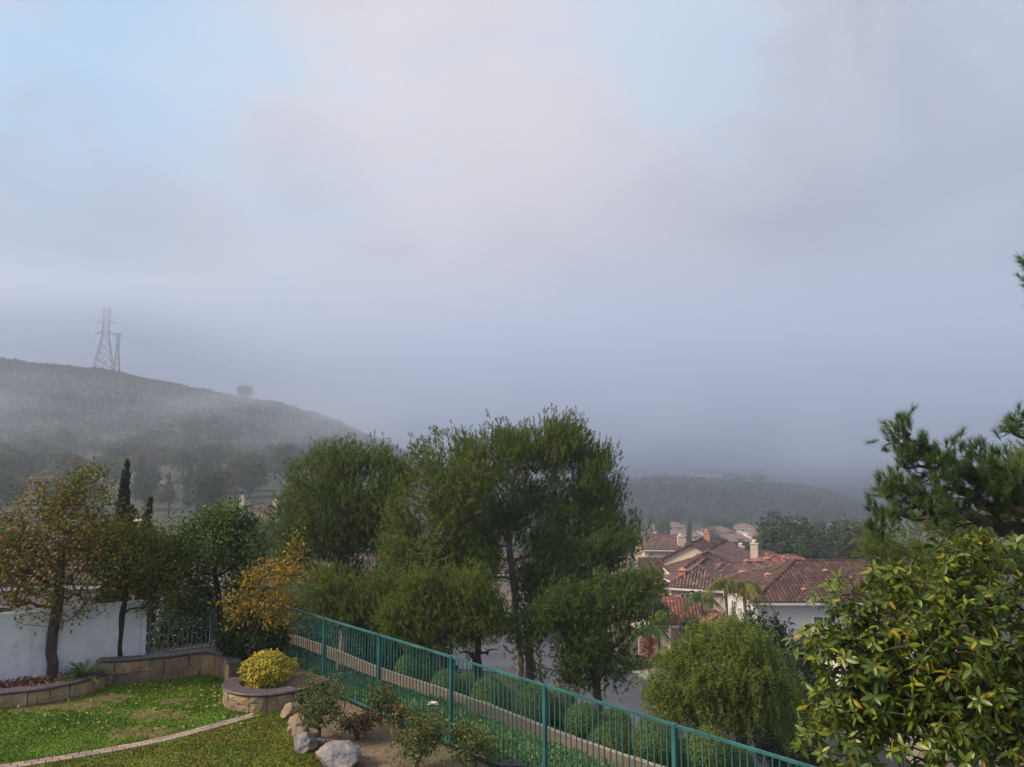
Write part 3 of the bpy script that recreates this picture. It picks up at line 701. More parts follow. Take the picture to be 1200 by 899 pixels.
# ------------------------------------------------------------------ path, ground cover, hedges
pth = np.array([F0 + FD * q + FN * (5.25 + 0.12 * math.sin(q * 0.7)) for q in np.linspace(-24, 14, 30)])
pth = smooth_poly(pth, 40)
def ribbon(name, pts, w, zf, m, kind=None, parent=None, thick=None, across=2):
    pts = np.asarray(pts, float); t = unit(np.gradient(pts, axis=0)); nn_ = np.stack([-t[:, 1], t[:, 0]], 1)
    rows = []
    for p, q_ in zip(pts, nn_):
        for k in range(across):
            c = p + q_ * w * (k / (across - 1) - 0.5); rows.append((*c, zf(*c)))
    K = len(pts); i = (np.arange(K - 1)[:, None] * across + np.arange(across - 1)[None]).ravel()
    return obj(name, [(np.array(rows), np.stack([i, i + across, i + across + 1, i + 1], 1))], m, parent, kind)
pth_path = resample(pth, 120)
path = ribbon('garden_path', pth_path, 0.8, lambda x, y: -1.6, 'path', 'structure', across=4)
# white conduit along the path
t_ = unit(np.gradient(pth_path, axis=0)); nrm_ = np.stack([-t_[:, 1], t_[:, 0]], 1)
sgn = 1 if nrm_[60] @ FN > 0 else -1
cp = pth_path + nrm_ * sgn * 0.44; cp = cp + rg.normal(size=cp.shape) * 0.015
cz = [max(tz(*c), -1.7) + 0.08 for c in cp]
tag(obj('drip_pipe', [tube(np.column_stack([cp, cz])[18:100], 0.012, 6)], 'concrete'), 'thin white pipe lying along the far edge of the tan path', 'pipe')
kerb = pth_path + nrm_ * sgn * 0.40
obj('path_kerb', [bar((*kerb[k], max(tz(*kerb[k]), -1.66) + 0.03), (*kerb[k + 1], max(tz(*kerb[k + 1]), -1.66) + 0.03), 0.04, 0.08) for k in range(0, 118)], 'concrete', path)
# ground cover between fence and path
n = 26000; s = rg.uniform(-11, 13, n); d = rg.uniform(0.12, 4.6, n); q = F0 + FD * s[:, None] + FN * d[:, None]
dm = np.full(n, 9.0)
for p in pth_path[::2]: dm = np.minimum(dm, np.hypot(q[:, 0] - p[0], q[:, 1] - p[1]))
dens = 0.6 + 0.5 * nz2(q[:, 0], q[:, 1], 0.8)
q = q[(dm > 0.4) & (rg.random(n) < dens + 0.25)]
zz = terrain_z(q[:, 0], q[:, 1]); hh = 0.10 + 0.16 * np.clip(0.5 + 0.6 * nz2(q[:, 0], q[:, 1], 0.7, 3), 0, 1)
b3 = np.column_stack([q, zz + hh * rg.random(len(q))])
o = obj('ground_cover', [leafs(rg, b3, np.tile((0, 0, 1.), (len(b3), 1)), 5, 0.05, 0.11, 0.05, bias=0.7)], 'ground_cover', kind='stuff')
tag(o, 'low leafy green ground cover on the bank between fence and path', 'ground cover')
# rough growth on the slope beyond the hedge
n = 9000; s = rg.uniform(-45, 25, n); d = 10.5 + 17 * rg.random(n); q = F0 + FD * s[:, None] + FN * d[:, None]
q = q[((nz2(q[:, 0], q[:, 1], 2.2) > -0.25) | (q[:, 0] < 0)) & (q[:, 1] > 5)]
zz = terrain_z(q[:, 0], q[:, 1]); b3 = np.column_stack([q, zz + 0.35 * rg.random(len(q))])
o = obj('slope_brush', [leafs(rg, b3, np.tile((0, 0, 1.), (len(b3), 1)), 7, 0.14, 0.22, 0.08)], 'dark_leaf', kind='stuff')
tag(o, 'dark low brush covering the slope below the pines', 'brush')

def col_at_d(px, d):   # point on the picture column px at fence distance d
    k = pxy(px) / 1.0; Yy = (d + FN[0] * F0[0] + FN[1] * F0[1]) / (FN[0] * k * 1.03 + FN[1]); return Yy
def bush(name, label, cat, c, r, m, seed, n=1100, L=0.07, Wd=0.035, stems=5, base_z=None, rough=0.18, stem_r=0.02, grp=None, shell=0.75, bark='bark', up=0.3, m_per=3, spread=0.03, face=0.5):
    rng = np.random.default_rng(seed); c = np.asarray(c, float); r = np.asarray(r, float)
    bz = base_z if base_z is not None else tz(c[0], c[1])
    root = thing(name, label, cat, (c[0], c[1], bz), group=grp); off = np.array((c[0], c[1], bz))
    d = rdir(rng, n); rad = shell + (1 - shell) * rng.random((n, 1)) ** 0.5
    bump_ = 1 + rough * np.array([mnoise.noise(Vector(x) * 2.2 + Vector((seed, 0, 0))) for x in d])[:, None]
    pts = c + d * rad * bump_ * r - off
    keep_ = pts[:, 2] > 0.02; pts = pts[keep_]; d = d[keep_]
    ch = [leafs(rng, pts, d, m_per, spread, L, Wd, up=up, face=face)]
    obj('crown', ch, m, root)
    st = []
    for k in range(stems):
        a = rng.uniform(0, 6.28); e = c - off + np.array((math.cos(a), math.sin(a), -0.2)) * r * rng.uniform(0.3, 0.75)
        b0 = np.array((math.cos(a) * stem_r * 2, math.sin(a) * stem_r * 2, -0.05)); mid_ = (b0 + e) / 2 + rng.normal(size=3) * 0.06 * r[0]
        st.append(tube([b0, mid_, e], [stem_r, stem_r * 0.8, stem_r * 0.35], 5))
        for q_ in range(4):
            e2 = e + rdir(rng, 1)[0] * r * 0.5; e2[2] = max(e2[2], e[2] * 0.7); st.append(tube([mid_ + (e - mid_) * rng.random(), e2], [stem_r * 0.4, stem_r * 0.15], 4))
    obj('stem', st, bark, root)
    return root
balls = [(478, 786, 16), (500, 797, 18), (523, 806, 19), (548, 812, 20), (573, 818, 22), (598, 822, 24), (626, 826, 23), (655, 828, 20), (683, 846, 22), (720, 850, 20), (716, 872, 27), (686, 874, 17), (768, 868, 28), (808, 893, 27), (832, 880, 27), (862, 898, 22)]
names = ['{} of the clipped shrubs beyond the path, seen through the teal fence'.format(w) for w in ('leftmost', 'second from left', 'third from left', 'fourth from left', 'fifth from left', 'sixth from left', 'seventh from left', 'eighth from left')]
more = ['clipped round shrub just right of the fence post below the large pine', 'upper clipped round shrub left of the post near the pepper tree', 'large low clipped ball seen through pickets above the path end', 'small clipped ball low against the path end',
        'clipped ball directly behind the fence post left of the pepper tree', 'lowest clipped ball at the bottom edge below the pepper tree', 'wide clipped ball right beneath the pepper tree crown', 'last clipped ball at right, low behind the pickets']
for k, (px, py, r) in enumerate(balls):
    dd = 7.4 + (0.8 if k % 2 else -0.3); Yb = col_at_d(px, dd); c = at(px, py, Yb); rw = r * Yb / 900 * 0.93
    bush('clipped_shrub', (names + more)[k], 'shrub', c, (rw, rw, rw * (0.92 if k > 7 else 1.1)), 'hedge', 100 + k, n=int(2600), L=0.05, Wd=0.03, base_z=min(tz(c[0], c[1]), c[2] - rw), shell=0.93, rough=0.08, face=1.2, grp='clipped shrubs along the path', bark='bark_pale', stem_r=0.03)

# ------------------------------------------------------------------ yard plants
def leafy_tree(name, label, base, trunk, r0, lobes, nat, m, seed, leaf, per=10, spread=0.12, bark='bark', tip=0.006, seg=0.3, bias=0.4, up=0.3, shell=0.35, extra=None, cat='tree', drop=0.0, zpen=0.8, curl=0.35):
    rng = np.random.default_rng(seed); base = np.asarray(base, float)
    root = thing(name, label, cat, base)
    at_ = lobes_pts(rng, lobes, nat, shell) - base
    ch, tips, dirs, nod, rad = grow(np.asarray(trunk) - base, r0, at_, rng, tip=tip, seg=seg, zpen=zpen, curl=curl)
    obj('trunk', ch, bark, root)
    cl_ = [leafs(rng, tips, dirs, per, spread, leaf[0], leaf[1], bias=bias, up=up, drop=drop)]
    if extra: cl_ += extra(rng, tips, dirs)
    obj('crown', cl_, m, root)
    return root
Ya = 19.0
def lb(px, py, rx, ry, Yd, w=None, dz=1.0):
    c = at(px, py, Yd); s = Yd / 900; r_ = (rx * s, (rx + ry) / 2 * s * dz, ry * s)
    return (c, r_, w if w else rx * ry * 1.0)
b = on(61, 792, 0.3)
leafy_tree('autumn_tree', 'tree with orange and green leaves and sturdy trunk, far left by the white wall', b, [b, at(61, 765, b[1]), at(62, 742, b[1]), at(68, 700, b[1]), at(74, 640, b[1])], 0.12,
    [lb(60, 640, 62, 60, b[1]), lb(20, 650, 45, 60, b[1]), (lb(100, 610, 45, 45, b[1])), lb(60, 580, 45, 30, b[1]), lb(105, 560, 26, 22, b[1], 500), lb(125, 660, 40, 40, b[1]), lb(-15, 640, 40, 55, b[1]), lb(60, 705, 68, 26, b[1], 1600)], 1000, 'autumn', 11, (0.10, 0.056), per=10, spread=0.12, bark='bark', tip=0.006, seg=0.25, shell=0.2)
b = on(141, 773, 0.45)
leafy_tree('autumn_tree', 'thin dark-trunked tree with olive leaves leaning at the right part of the white wall', b, [b, at(142, 740, b[1]), at(147, 700, b[1]), at(152, 665, b[1])], 0.075,
    [lb(155, 640, 42, 40, b[1]), lb(180, 665, 35, 35, b[1]), lb(140, 680, 30, 25, b[1], 400), lb(120, 640, 28, 35, b[1]), lb(122, 738, 4, 14, b[1], 60), lb(172, 712, 8, 6, b[1], 60), lb(200, 690, 20, 22, b[1])], 480, 'autumn2', 12, (0.10, 0.05), per=15, spread=0.13, bark='bark_dark', tip=0.006, shell=0.2)
b = on(258, 766, 0.5); b[1] += 0.5; b = at(257, 764, b[1]); b[2] = 0.5
leafy_tree('green_tree', 'leafy green tree behind the curved planter with pale lower trunk', b, [b, at(258, 730, b[1]), at(256, 690, b[1]), at(250, 660, b[1])], 0.085,
    [lb(245, 640, 48, 38, b[1]), lb(205, 655, 26, 40, b[1]), lb(285, 640, 32, 35, b[1]), lb(262, 606, 40, 16, b[1], 700), lb(225, 700, 32, 25, b[1]), lb(285, 690, 28, 28, b[1])], 560, 'green_leaf', 13, (0.14, 0.06), per=15, spread=0.12, bark='bark_dark', shell=0.25)
b = at(312, 770, 19.6); b[2] = 0.05
leafy_tree('yellow_tree', 'small tree with yellow orange leaves in front of the teal fence corner', b, [b, at(308, 740, 19.6), at(310, 700, 19.6)], 0.05,
    [lb(312, 690, 34, 34, 19.6), lb(285, 712, 26, 22, 19.6), lb(338, 665, 18, 26, 19.6), lb(350, 640, 10, 14, 19.6, 120), lb(325, 720, 30, 22, 19.6), lb(355, 668, 12, 10, 19.6, 80)], 260, 'yellow_leaf', 14, (0.11, 0.045), per=10, spread=0.11, shell=0.25)
b = at(285, 772, 19.9); 
bush('dark_shrub', 'dark green shrub between the curved planter and the fence corner', 'shrub', at(284, 742, 20.2), (0.62, 0.6, 0.62), 'dark_leaf', 21, n=1500, L=0.1, Wd=0.05, base_z=0.5, shell=0.5)
bush('dark_shrub', 'dusky green shrub against the fence right of the dark shrub', 'shrub', at(312, 748, 19.7), (0.55, 0.5, 0.5), 'dark_leaf', 22, n=1100, L=0.09, Wd=0.045, base_z=0.3, shell=0.5)
bush('golden_shrub', 'dense golden yellow shrub in the round planter', 'shrub', at(314, 785, 18.5), (0.56, 0.52, 0.37), 'golden', 23, n=2200, L=0.065, Wd=0.042, base_z=0.34, shell=0.78, rough=0.45)
bush('dark_shrub', 'dense dark shrub seen through the short grey-green fence', 'shrub', at(222, 742, 23.5), (1.0, 0.7, 1.1), 'dark_leaf', 24, n=2200, L=0.12, Wd=0.06, base_z=tz(-9.5, 23.5), shell=0.5)
# fern / strappy plant in the low planter
b = on(98, 795, 0.3); root = thing('fern', 'spiky green fern in the low planter beside the tree trunk', 'fern', b); rs = np.random.default_rng(31)
for k in range(24):
    a = rs.uniform(0, 6.28); el = rs.uniform(0.25, 1.1); Lf = rs.uniform(0.45, 0.85); t = np.linspace(0, 1, 12)
    hx = np.cos(el) * Lf * t; hz = np.sin(el) * Lf * t - 0.35 * Lf * t ** 2.2
    pts = np.stack([math.cos(a) * hx, math.sin(a) * hx, hz + 0.03], 1); tan = unit(np.gradient(pts, axis=0)); side = unit(np.cross(tan, (0, 0, 1.)))
    V_, F_ = [], []
    for i in range(1, 12):
        wl_ = 0.11 * math.sin(math.pi * (i / 12) ** 0.7) + 0.015
        for sg in (-1, 1):
            c0 = pts[i]; tip_ = c0 + side[i] * sg * wl_ + tan[i] * 0.05; o0 = len(V_); V_ += [c0 - tan[i] * 0.018, c0 + tan[i] * 0.018, tip_]; F_.append([o0, o0 + 1, o0 + 2])
    obj('frond', [(np.array(V_), np.array(F_)), tube(pts, 0.005, 3)], 'fern', root)
# roses
def rose(label, px, py_top, py_base, wpx, seed, m='rose_leaf', n=230, flowers=0, per=6):
    b = on(px, py_base, 0.0); top = at(px, py_top, b[1])[2]; hw = wpx * b[1] / 1800; rng = np.random.default_rng(seed); hw *= 1.1
    root = thing('rose_bush', label, 'rose bush', b, group='rose bushes in the bed by the fence')
    lobes = [((0, 0, top * 0.5), (hw * 0.85, hw * 0.85, top * 0.36))] + [((hw * 0.6 * math.cos(a_), hw * 0.6 * math.sin(a_), top * rng.uniform(0.3, 0.8)), (hw * 0.48, hw * 0.48, top * rng.uniform(0.14, 0.26))) for a_ in rng.uniform(0, 6.28, 6)]
    pts = lobes_pts(rng, lobes, n, 0.2)
    ch, tips, dirs, nod, rad = grow([(0, 0, -0.03), (0.01, 0, 0.12), (0.02, 0.01, 0.2)], 0.04, pts, rng, tip=0.0045, seg=0.12)
    obj('stem', ch, 'bark', root)
    obj('crown', [leafs(rng, tips, dirs, per, 0.035, 0.055, 0.036, bias=0.5)], m, root)
    for k in range(flowers):
        c = tips[np.argmax(tips[:, 2] - 0.2 * np.abs(tips[:, 0] - 0.25))] + np.array((0.02 * k, 0, 0.05)); P_ = []
        for q_ in range(14):
            a = q_ * 2.4; rr = 0.012 + 0.003 * q_; d_ = np.array((math.cos(a), math.sin(a), 0.9 - 0.06 * q_)); s_ = np.array((-math.sin(a), math.cos(a), 0)) * 0.03
            p0 = c; P_.append(np.array([p0, p0 + d_ * rr * 1.6 + s_, p0 + d_ * rr * 2.6, p0 + d_ * rr * 1.6 - s_]))
        V_ = np.concatenate(P_); obj('flower', [(V_, np.arange(len(V_)).reshape(-1, 4))], 'petal', root)
rose('dark green rose bush just right of the rocks', 373, 783, 866, 66, 41, n=300, per=9)
rose('tall thin rose bush against the fence, behind the low reddish one', 444, 790, 848, 34, 42, n=110)
rose('low reddish rose bush between the boulders and the fence', 418, 830, 868, 44, 43, m='rose_leaf_red', n=200)
rose('front rose bush with a cream bloom in the middle of the bed', 487, 826, 905, 66, 44, n=320, flowers=1, per=8)
rose('rightmost rose bush against the pickets at the bottom edge', 556, 838, 908, 60, 45, n=220)
rose('small orange-leaved rose between tall thin bush and fence post', 462, 815, 852, 30, 46, m='rose_leaf_red', n=90)

# ------------------------------------------------------------------ mid-distance pines
def pine(label, base, trunk, r0, lobes, nat, m, seed, shoots=10, mneed=22, nl=0.135, nw=0.026, sl=0.24, upb=0.75, shell=0.4, spread=1.0, name='pine_tree', jitter=0.27, bark='bark_pine', cat='pine tree', tip=0.01, seg=0.6, fb=0.5, gapf=0.75, gapt=-0.17):
    rng = np.random.default_rng(seed); base = np.asarray(base, float); root = thing(name, label, cat, base)
    at_ = lobes_pts(rng, lobes, int(nat * 1.35), shell)
    nn_ = np.array([mnoise.noise(Vector(p * gapf) + Vector((seed * 1.7, 0, 0))) for p in at_]); at_ = at_[nn_ > gapt] - base
    ch, tips, dirs, nod, rad = grow(np.asarray(trunk) - base, r0, at_, rng, tip=tip, seg=seg, zpen=1.4)
    obj('trunk', ch, bark, root)
    B = np.repeat(tips, shoots, 0) + rng.normal(size=(len(tips) * shoots, 3)) * jitter
    D = unit(np.repeat(dirs, shoots, 0) * fb + np.array((0, 0, upb)) + rng.normal(size=B.shape) * 0.33)
    obj('crown', [needles(rng, B, D, sl * (0.6 + 0.7 * rng.random(len(B))), mneed, nl, nw, spread)], m, root)
    return root
def tb(px, Yd):
    x = at(px, 700, Yd)[0]; return np.array((x, Yd, tz(x, Yd)))
def tr(b, *pp): return [b] + [at(a, c, y) for a, c, y in pp]
# dome pine on the left
Yp = 38.; b = tb(402, Yp)
pine('dark rounded pine left of the large pine, dense dome crown', b, tr(b, (404, 700, Yp), (400, 620, Yp), (398, 560, Yp)), 0.28,
     [lb(400, 588, 70, 60, Yp), lb(415, 675, 36, 20, Yp, 1000), lb(372, 615, 52, 55, Yp), lb(440, 580, 40, 48, Yp), lb(375, 555, 30, 30, Yp, 700), lb(420, 545, 32, 25, Yp, 700), lb(360, 655, 42, 32, Yp), lb(430, 640, 42, 40, Yp), lb(465, 560, 20, 22, Yp, 350)], 1150, 'pine', 51)
Yp = 34.; b = tb(517, Yp)
pine('lighter soft-needled pine with grey stem, between the dome pine and the large pine', b, tr(b, (518, 740, Yp), (514, 660, Yp), (517, 590, Yp), (520, 530, Yp)), 0.2,
     [lb(500, 640, 52, 60, Yp), lb(530, 590, 36, 60, Yp), lb(510, 545, 28, 32, Yp, 650), lb(475, 670, 38, 38, Yp), lb(540, 680, 50, 40, Yp), lb(478, 600, 26, 36, Yp, 600)], 720, 'pine_soft', 52)
Yp = 37.; b = tb(607, Yp)
pine('largest pine with broad dark crown and pale leaning trunk', b, tr(b, (608, 760, Yp), (604, 700, Yp), (597, 640, Yp), (600, 580, Yp), (612, 520, Yp)), 0.19,
     [lb(592, 560, 50, 58, Yp), lb(664, 560, 42, 60, Yp), lb(695, 580, 30, 52, Yp), lb(575, 540, 42, 28, Yp, 1000), lb(640, 522, 50, 26, Yp, 1300), lb(560, 600, 42, 50, Yp), lb(640, 620, 48, 42, Yp), lb(705, 632, 40, 18, Yp, 600), (lb(738, 628, 16, 18, Yp, 220)), lb(535, 530, 20, 20, Yp, 280), lb(560, 655, 30, 30, Yp), lb(635, 665, 26, 26, Yp), lb(600, 510, 26, 16, Yp, 350), lb(668, 512, 25, 14, Yp, 350), lb(700, 550, 22, 24, Yp, 450), lb(712, 600, 16, 26, Yp, 300)], 1350, 'pine', 53, sl=0.34, upb=1.15, bark='bark_pale')
Yp = 35.; b = tb(624, Yp)
pine('reddish-trunked pine standing just right of the pale trunk, low spreading crown', b, tr(b, (618, 745, Yp), (624, 710, Yp), (628, 670, Yp)), 0.2,
     [lb(650, 680, 45, 28, Yp), lb(700, 668, 38, 20, Yp, 600), lb(735, 700, 14, 16, Yp, 120), lb(632, 700, 18, 24, Yp, 300), lb(690, 645, 35, 14, Yp, 500), lb(660, 705, 40, 26, Yp, 900), lb(628, 735, 22, 18, Yp, 400), lb(690, 720, 30, 24, Yp, 600), lb(725, 640, 20, 12, Yp, 200)], 620, 'pine_bluish', 54, upb=0.7)
Yp = 30.; b = tb(702, Yp)
pine('dark low pine leaning over the road beyond the fence', b, tr(b, (700, 790, Yp), (700, 750, Yp), (695, 715, Yp)), 0.16,
     [lb(655, 768, 32, 18, Yp), lb(700, 742, 40, 22, Yp), lb(640, 742, 26, 18, Yp, 500), lb(705, 770, 30, 14, Yp, 400), lb(745, 722, 22, 10, Yp, 200), lb(680, 800, 26, 10, Yp, 220), lb(715, 792, 22, 9, Yp, 160), lb(640, 790, 18, 9, Yp, 160), lb(625, 758, 14, 10, Yp, 160), lb(700, 712, 16, 12, Yp, 250), lb(735, 715, 28, 22, Yp, 450), lb(690, 780, 32, 20, Yp, 500), lb(750, 690, 20, 18, Yp, 250), lb(715, 700, 30, 20, Yp, 600), lb(660, 715, 30, 26, Yp, 700)], 700, 'pine_bluish', 55, nl=0.12, nw=0.02, upb=0.5)
Yp = 30.; b = tb(575, Yp)
pine('small light green pine in front of the pale trunk above the fence', b, tr(b, (560, 770, Yp), (562, 740, Yp)), 0.12,
     [lb(548, 728, 30, 20, Yp), lb(572, 712, 16, 12, Yp, 200), lb(512, 712, 30, 20, Yp, 600), lb(535, 690, 34, 18, Yp, 600), lb(500, 690, 26, 16, Yp, 400), lb(560, 750, 26, 14, Yp, 300), lb(582, 740, 14, 16, Yp, 200), lb(500, 740, 30, 16, Yp, 400), lb(470, 725, 22, 16, Yp, 300)], 540, 'pine_soft', 56, bark='bark_dark', nl=0.12, nw=0.02)
Yp = 32.; b = tb(430, Yp)
pine('low light green pine below the dome pine, just over the fence rail', b, tr(b, (428, 740, Yp), (430, 710, Yp)), 0.12,
     [lb(425, 705, 42, 24, Yp), lb(380, 695, 34, 24, Yp), lb(465, 700, 30, 26, Yp), lb(350, 690, 20, 22, Yp, 300), lb(430, 725, 40, 16, Yp, 600), lb(385, 712, 26, 14, Yp, 300)], 480, 'pine_soft', 57, bark='bark_dark', nl=0.12, nw=0.02)
for k, (px, py, Yd, r_, lab) in enumerate(((395, 735, 44, 1.3, 'dark bush under the dome pine at left'), (420, 742, 46, 1.2, 'second dark bush under the dome pine'), (447, 745, 43, 1.1, 'dusky bush between the dome pine and the soft pine'), (478, 752, 44, 1.1, 'green bush at the foot of the soft-needled pine'), (505, 758, 42, 1.0, 'low bush right of the soft-needled pine stem'), (350, 722, 45, 1.4, 'dark bush left under the dome pine, above the fence rail'))):
    c = at(px, py, Yd); z0_ = tz(c[0], c[1]); hh_ = max(1.0, (c[2] + r_ - z0_) / 2)
    bush('slope_bush', lab, 'shrub', (c[0], c[1], z0_ + hh_), (r_ * 1.3, r_, hh_), 'green_leaf' if k % 2 else 'dark_leaf', 700 + k, n=1500, L=0.2, Wd=0.1, base_z=z0_, shell=0.55, rough=0.5, stem_r=0.05)
pb = F0 - FD * 15.5 + FN * 5.0; bush('slope_bush', 'dark bush at the far end of the tan path behind the teal fence', 'shrub', (pb[0] + 0.3, pb[1] - 0.2, tz(*pb) + 0.5), (1.3, 1.1, 0.9), 'dark_leaf', 720, n=1800, L=0.12, Wd=0.06, base_z=tz(*pb), shell=0.5, rough=0.5)
# bare little tree above the fence
Yp = 31.; b = tb(557, Yp)
leafy_tree('bare_tree', 'leafless forked little tree silhouetted against the road', b, [b, at(556, 785, Yp), at(556, 768, Yp)], 0.09,
    [lb(556, 762, 26, 12, Yp), lb(580, 765, 14, 8, Yp, 60)], 26, 'hedge', 58, (0.08, 0.04), per=1, bark='bark_dark', tip=0.015)
# pepper tree
Yp = 26.; b = tb(872, Yp); rng = np.random.default_rng(61)
root = thing('pepper_tree', 'feathery light green weeping pepper tree below the white house', 'tree', b)
lob = [lb(840, 770, 52, 42, Yp), lb(870, 790, 52, 55, Yp), lb(805, 800, 42, 42, Yp), lb(905, 800, 32, 48, Yp), lb(860, 742, 42, 22, Yp, 1100), lb(780, 815, 26, 26, Yp, 500), lb(840, 825, 46, 22, Yp), lb(765, 800, 12, 14, Yp, 130), lb(800, 765, 16, 16, Yp, 250), lb(925, 830, 16, 30, Yp, 300), lb(890, 755, 20, 18, Yp, 300)]
pts = lobes_pts(rng, lob, 760, 0.3) - b
ch, tips, dirs, nod, rad = grow([(0, 0, 0), at(866, 855, Yp) - b, at(855, 820, Yp) - b, at(846, 780, Yp) - b], 0.19, pts, rng, tip=0.008, seg=0.5)
obj('trunk', ch, 'bark_dark', root)
K = 7; B = np.repeat(tips, K, 0) + rng.normal(size=(len(tips) * K, 3)) * 0.16
T_ = 22; t = np.linspace(0, 1, T_)[None, :, None]; Ln = (0.3 + 0.5 * rng.random((len(B), 1, 1)) ** 1.5)
D0 = unit(rng.normal(size=(len(B), 3)) * (1, 1, 0.3))[:, None]
pos_ = B[:, None] + D0 * t * Ln * 0.35 + np.array((0, 0, -1.)) * (t ** 1.5) * Ln
pos_ = pos_.reshape(-1, 3); sd_ = unit(rng.normal(size=pos_.shape) * (1, 1, 0.25) + (0, 0, -0.5)) 
w_ = unit(np.cross(sd_, rdir(rng, len(pos_)))) * 0.012; l_ = 0.085 + 0.05 * rng.random((len(pos_), 1))
V_ = np.stack([pos_ - w_, pos_ + w_, pos_ + sd_ * l_], 1).reshape(-1, 3)
obj('crown', [(V_, np.arange(len(V_)).reshape(-1, 3))], 'pepper', root)
# dark tree right of the pepper tree below the white house
for k, (px, py, rx, ry, Yd, lab) in enumerate(((910, 750, 26, 26, 40, 'rounded dark green shrub against the foot of the white house wall'), (938, 768, 20, 22, 34, 'darker shrub just right of the rounded one below the house window'), (885, 735, 20, 24, 44, 'dark leafy bush at the left corner of the white house'))):
    c = at(px, py, Yd); s = Yd / 900
    z0_ = tz(c[0], c[1]); hh_ = (c[2] + ry * s - z0_) / 2
    bush('shrub', lab, 'shrub', (c[0], c[1], z0_ + hh_), (rx * s, rx * s, hh_), 'dark_leaf', 200 + k, n=3000, L=0.2, Wd=0.1, base_z=z0_, shell=0.5, rough=0.4, stem_r=0.05)

# ------------------------------------------------------------------ foreground right: broad-leaved tree and pine
def big_leaf_mesh(seed):
    rs = np.random.default_rng(seed); c = rs.uniform(0.1, 0.3); w = rs.uniform(0.32, 0.4) / 2
    xs_ = [0, 0.3, 0.68, 1.0]; mid_ = [(x, 0, -c * x * x) for x in xs_]
    V_ = mid_ + [(0.34, w * 0.92, 0.07 - c * 0.1), (0.72, w * 0.85, 0.05 - c * 0.5), (0.34, -w * 0.92, 0.07 - c * 0.1), (0.72, -w * 0.85, 0.05 - c * 0.5)]
    T3 = [[0, 1, 4], [0, 6, 1], [5, 2, 3], [2, 7, 3]]; Q4 = [[1, 2, 5, 4], [1, 6, 7, 2]]
    T3 += [[1, 2, 5], [1, 5, 4], [1, 6, 7], [1, 7, 2]]
    return np.array(V_, float), np.array(T3)
LT = [big_leaf_mesh(k) for k in range(5)]
leaf_me = []
for V_, F_ in LT:
    me = mesh_np('leaf', [(V_, F_)], True); me.materials.append(mt['big_leaf_single']); leaf_me.append(me)
rng = np.random.default_rng(71); Ym = 6.8
b = np.array((5.0, 6.9, 0.0)); root = thing('broadleaf_tree', 'broad-leaved green tree filling the lower right corner, leaves in whorls', 'tree', b)
lob = [lb(1090, 740, 95, 85, Ym), lb(1170, 700, 75, 80, Ym), lb(1000, 760, 55, 45, Ym, 3000), lb(960, 750, 36, 22, Ym, 700), lb(1080, 850, 110, 60, Ym), lb(985, 850, 55, 50, Ym, 2600), lb(1200, 830, 70, 90, Ym), lb(1110, 800, 80, 70, Ym, 9000), lb(1030, 820, 50, 50, Ym, 4000), lb(1130, 650, 60, 36, Ym, 2400), lb(1000, 700, 46, 26, Ym, 900), lb(1040, 675, 35, 22, Ym, 700), (at(1280, 760, Ym), (0.8, 0.8, 1.1), 5000), (at(1100, 980, Ym), (1.0, 0.7, 0.5), 4000)]
pts = lobes_pts(rng, lob, 1900, 0.2)
pts = pts - b
ch, tips, dirs, nod, rad = grow([(0, 0, 0), at(1265, 1000, 6.9) - b, at(1225, 890, 6.9) - b, at(1160, 845, 6.8) - b, at(1080, 800, 6.8) - b, at(1000, 764, 6.8) - b], 0.09, pts, rng, tip=0.0035, seg=0.22, sides=5)
obj('trunk', ch, 'bark', root)
mats = []
for p, d in zip(tips, dirs):
    d = unit(d + np.array((0, 0, 0.5)) + rng.normal(size=3) * 0.25); m_ = rng.integers(6, 10); a0 = rng.uniform(0, 6.28)
    s_ = unit(np.cross(d, (0.3, 0.2, 1.0))); u_ = np.cross(d, s_)
    for k in range(m_):
        a = a0 + k * 2.4; el = 0.15 + 0.55 * rng.random() + 0.05 * k; r_ = s_ * math.cos(a) + u_ * math.sin(a)
        x = unit(d * math.cos(el + 0.5) + r_ * math.sin(el + 0.5) + np.array((0, 0, -0.75 * rng.random())))
        zax = d - x * (d @ x) + rng.normal(size=3) * 0.15; zax = unit(zax - x * (zax @ x)); y = np.cross(zax, x)
        L = rng.uniform(0.055, 0.122); mats.append((p - d * 0.015 * k * 0.5 + rng.normal(size=3) * 0.004, x * L, y * L, zax * L, rng.integers(0, 5)))
# the 300 leaves that show largest are leaves of their own
def showing(q):
    w = q + b; dep = w[1] * math.cos(R(PITCH)) + (w[2] - CAMZ) * math.sin(R(PITCH)); px = 600 + 900 * w[0] / dep; py = 449.5 - 900 * (-w[1] * math.sin(R(PITCH)) + (w[2] - CAMZ) * math.cos(R(PITCH))) / dep
    return 915 < px < 1195 and 590 < py < 895, dep
vis = [(showing(m_[0])[1] - 3.0 * np.linalg.norm(m_[1]), i) for i, m_ in enumerate(mats) if showing(m_[0])[0]]
vis.sort(); pick = set(i for _, i in vis[:300])
Vs = []; Fs = []; vo = 0
for i, (p, x, y, z, kd) in enumerate(mats):
    if i in pick:
        o = bpy.data.objects.new('leaf', leaf_me[kd]); C.objects.link(o); o.parent = root
        o.matrix_local = Matrix(((x[0], y[0], z[0], p[0]), (x[1], y[1], z[1], p[1]), (x[2], y[2], z[2], p[2]), (0, 0, 0, 1)))
    else:
        V_, F_ = LT[kd]; Vs.append(p + V_[:, :1] * x + V_[:, 1:2] * y + V_[:, 2:] * z); Fs.append(F_ + vo); vo += len(V_)
fo = obj('foliage', mesh_np('foliage', [(np.concatenate(Vs), np.concatenate(Fs))], True), 'big_leaf', root, kind='stuff')

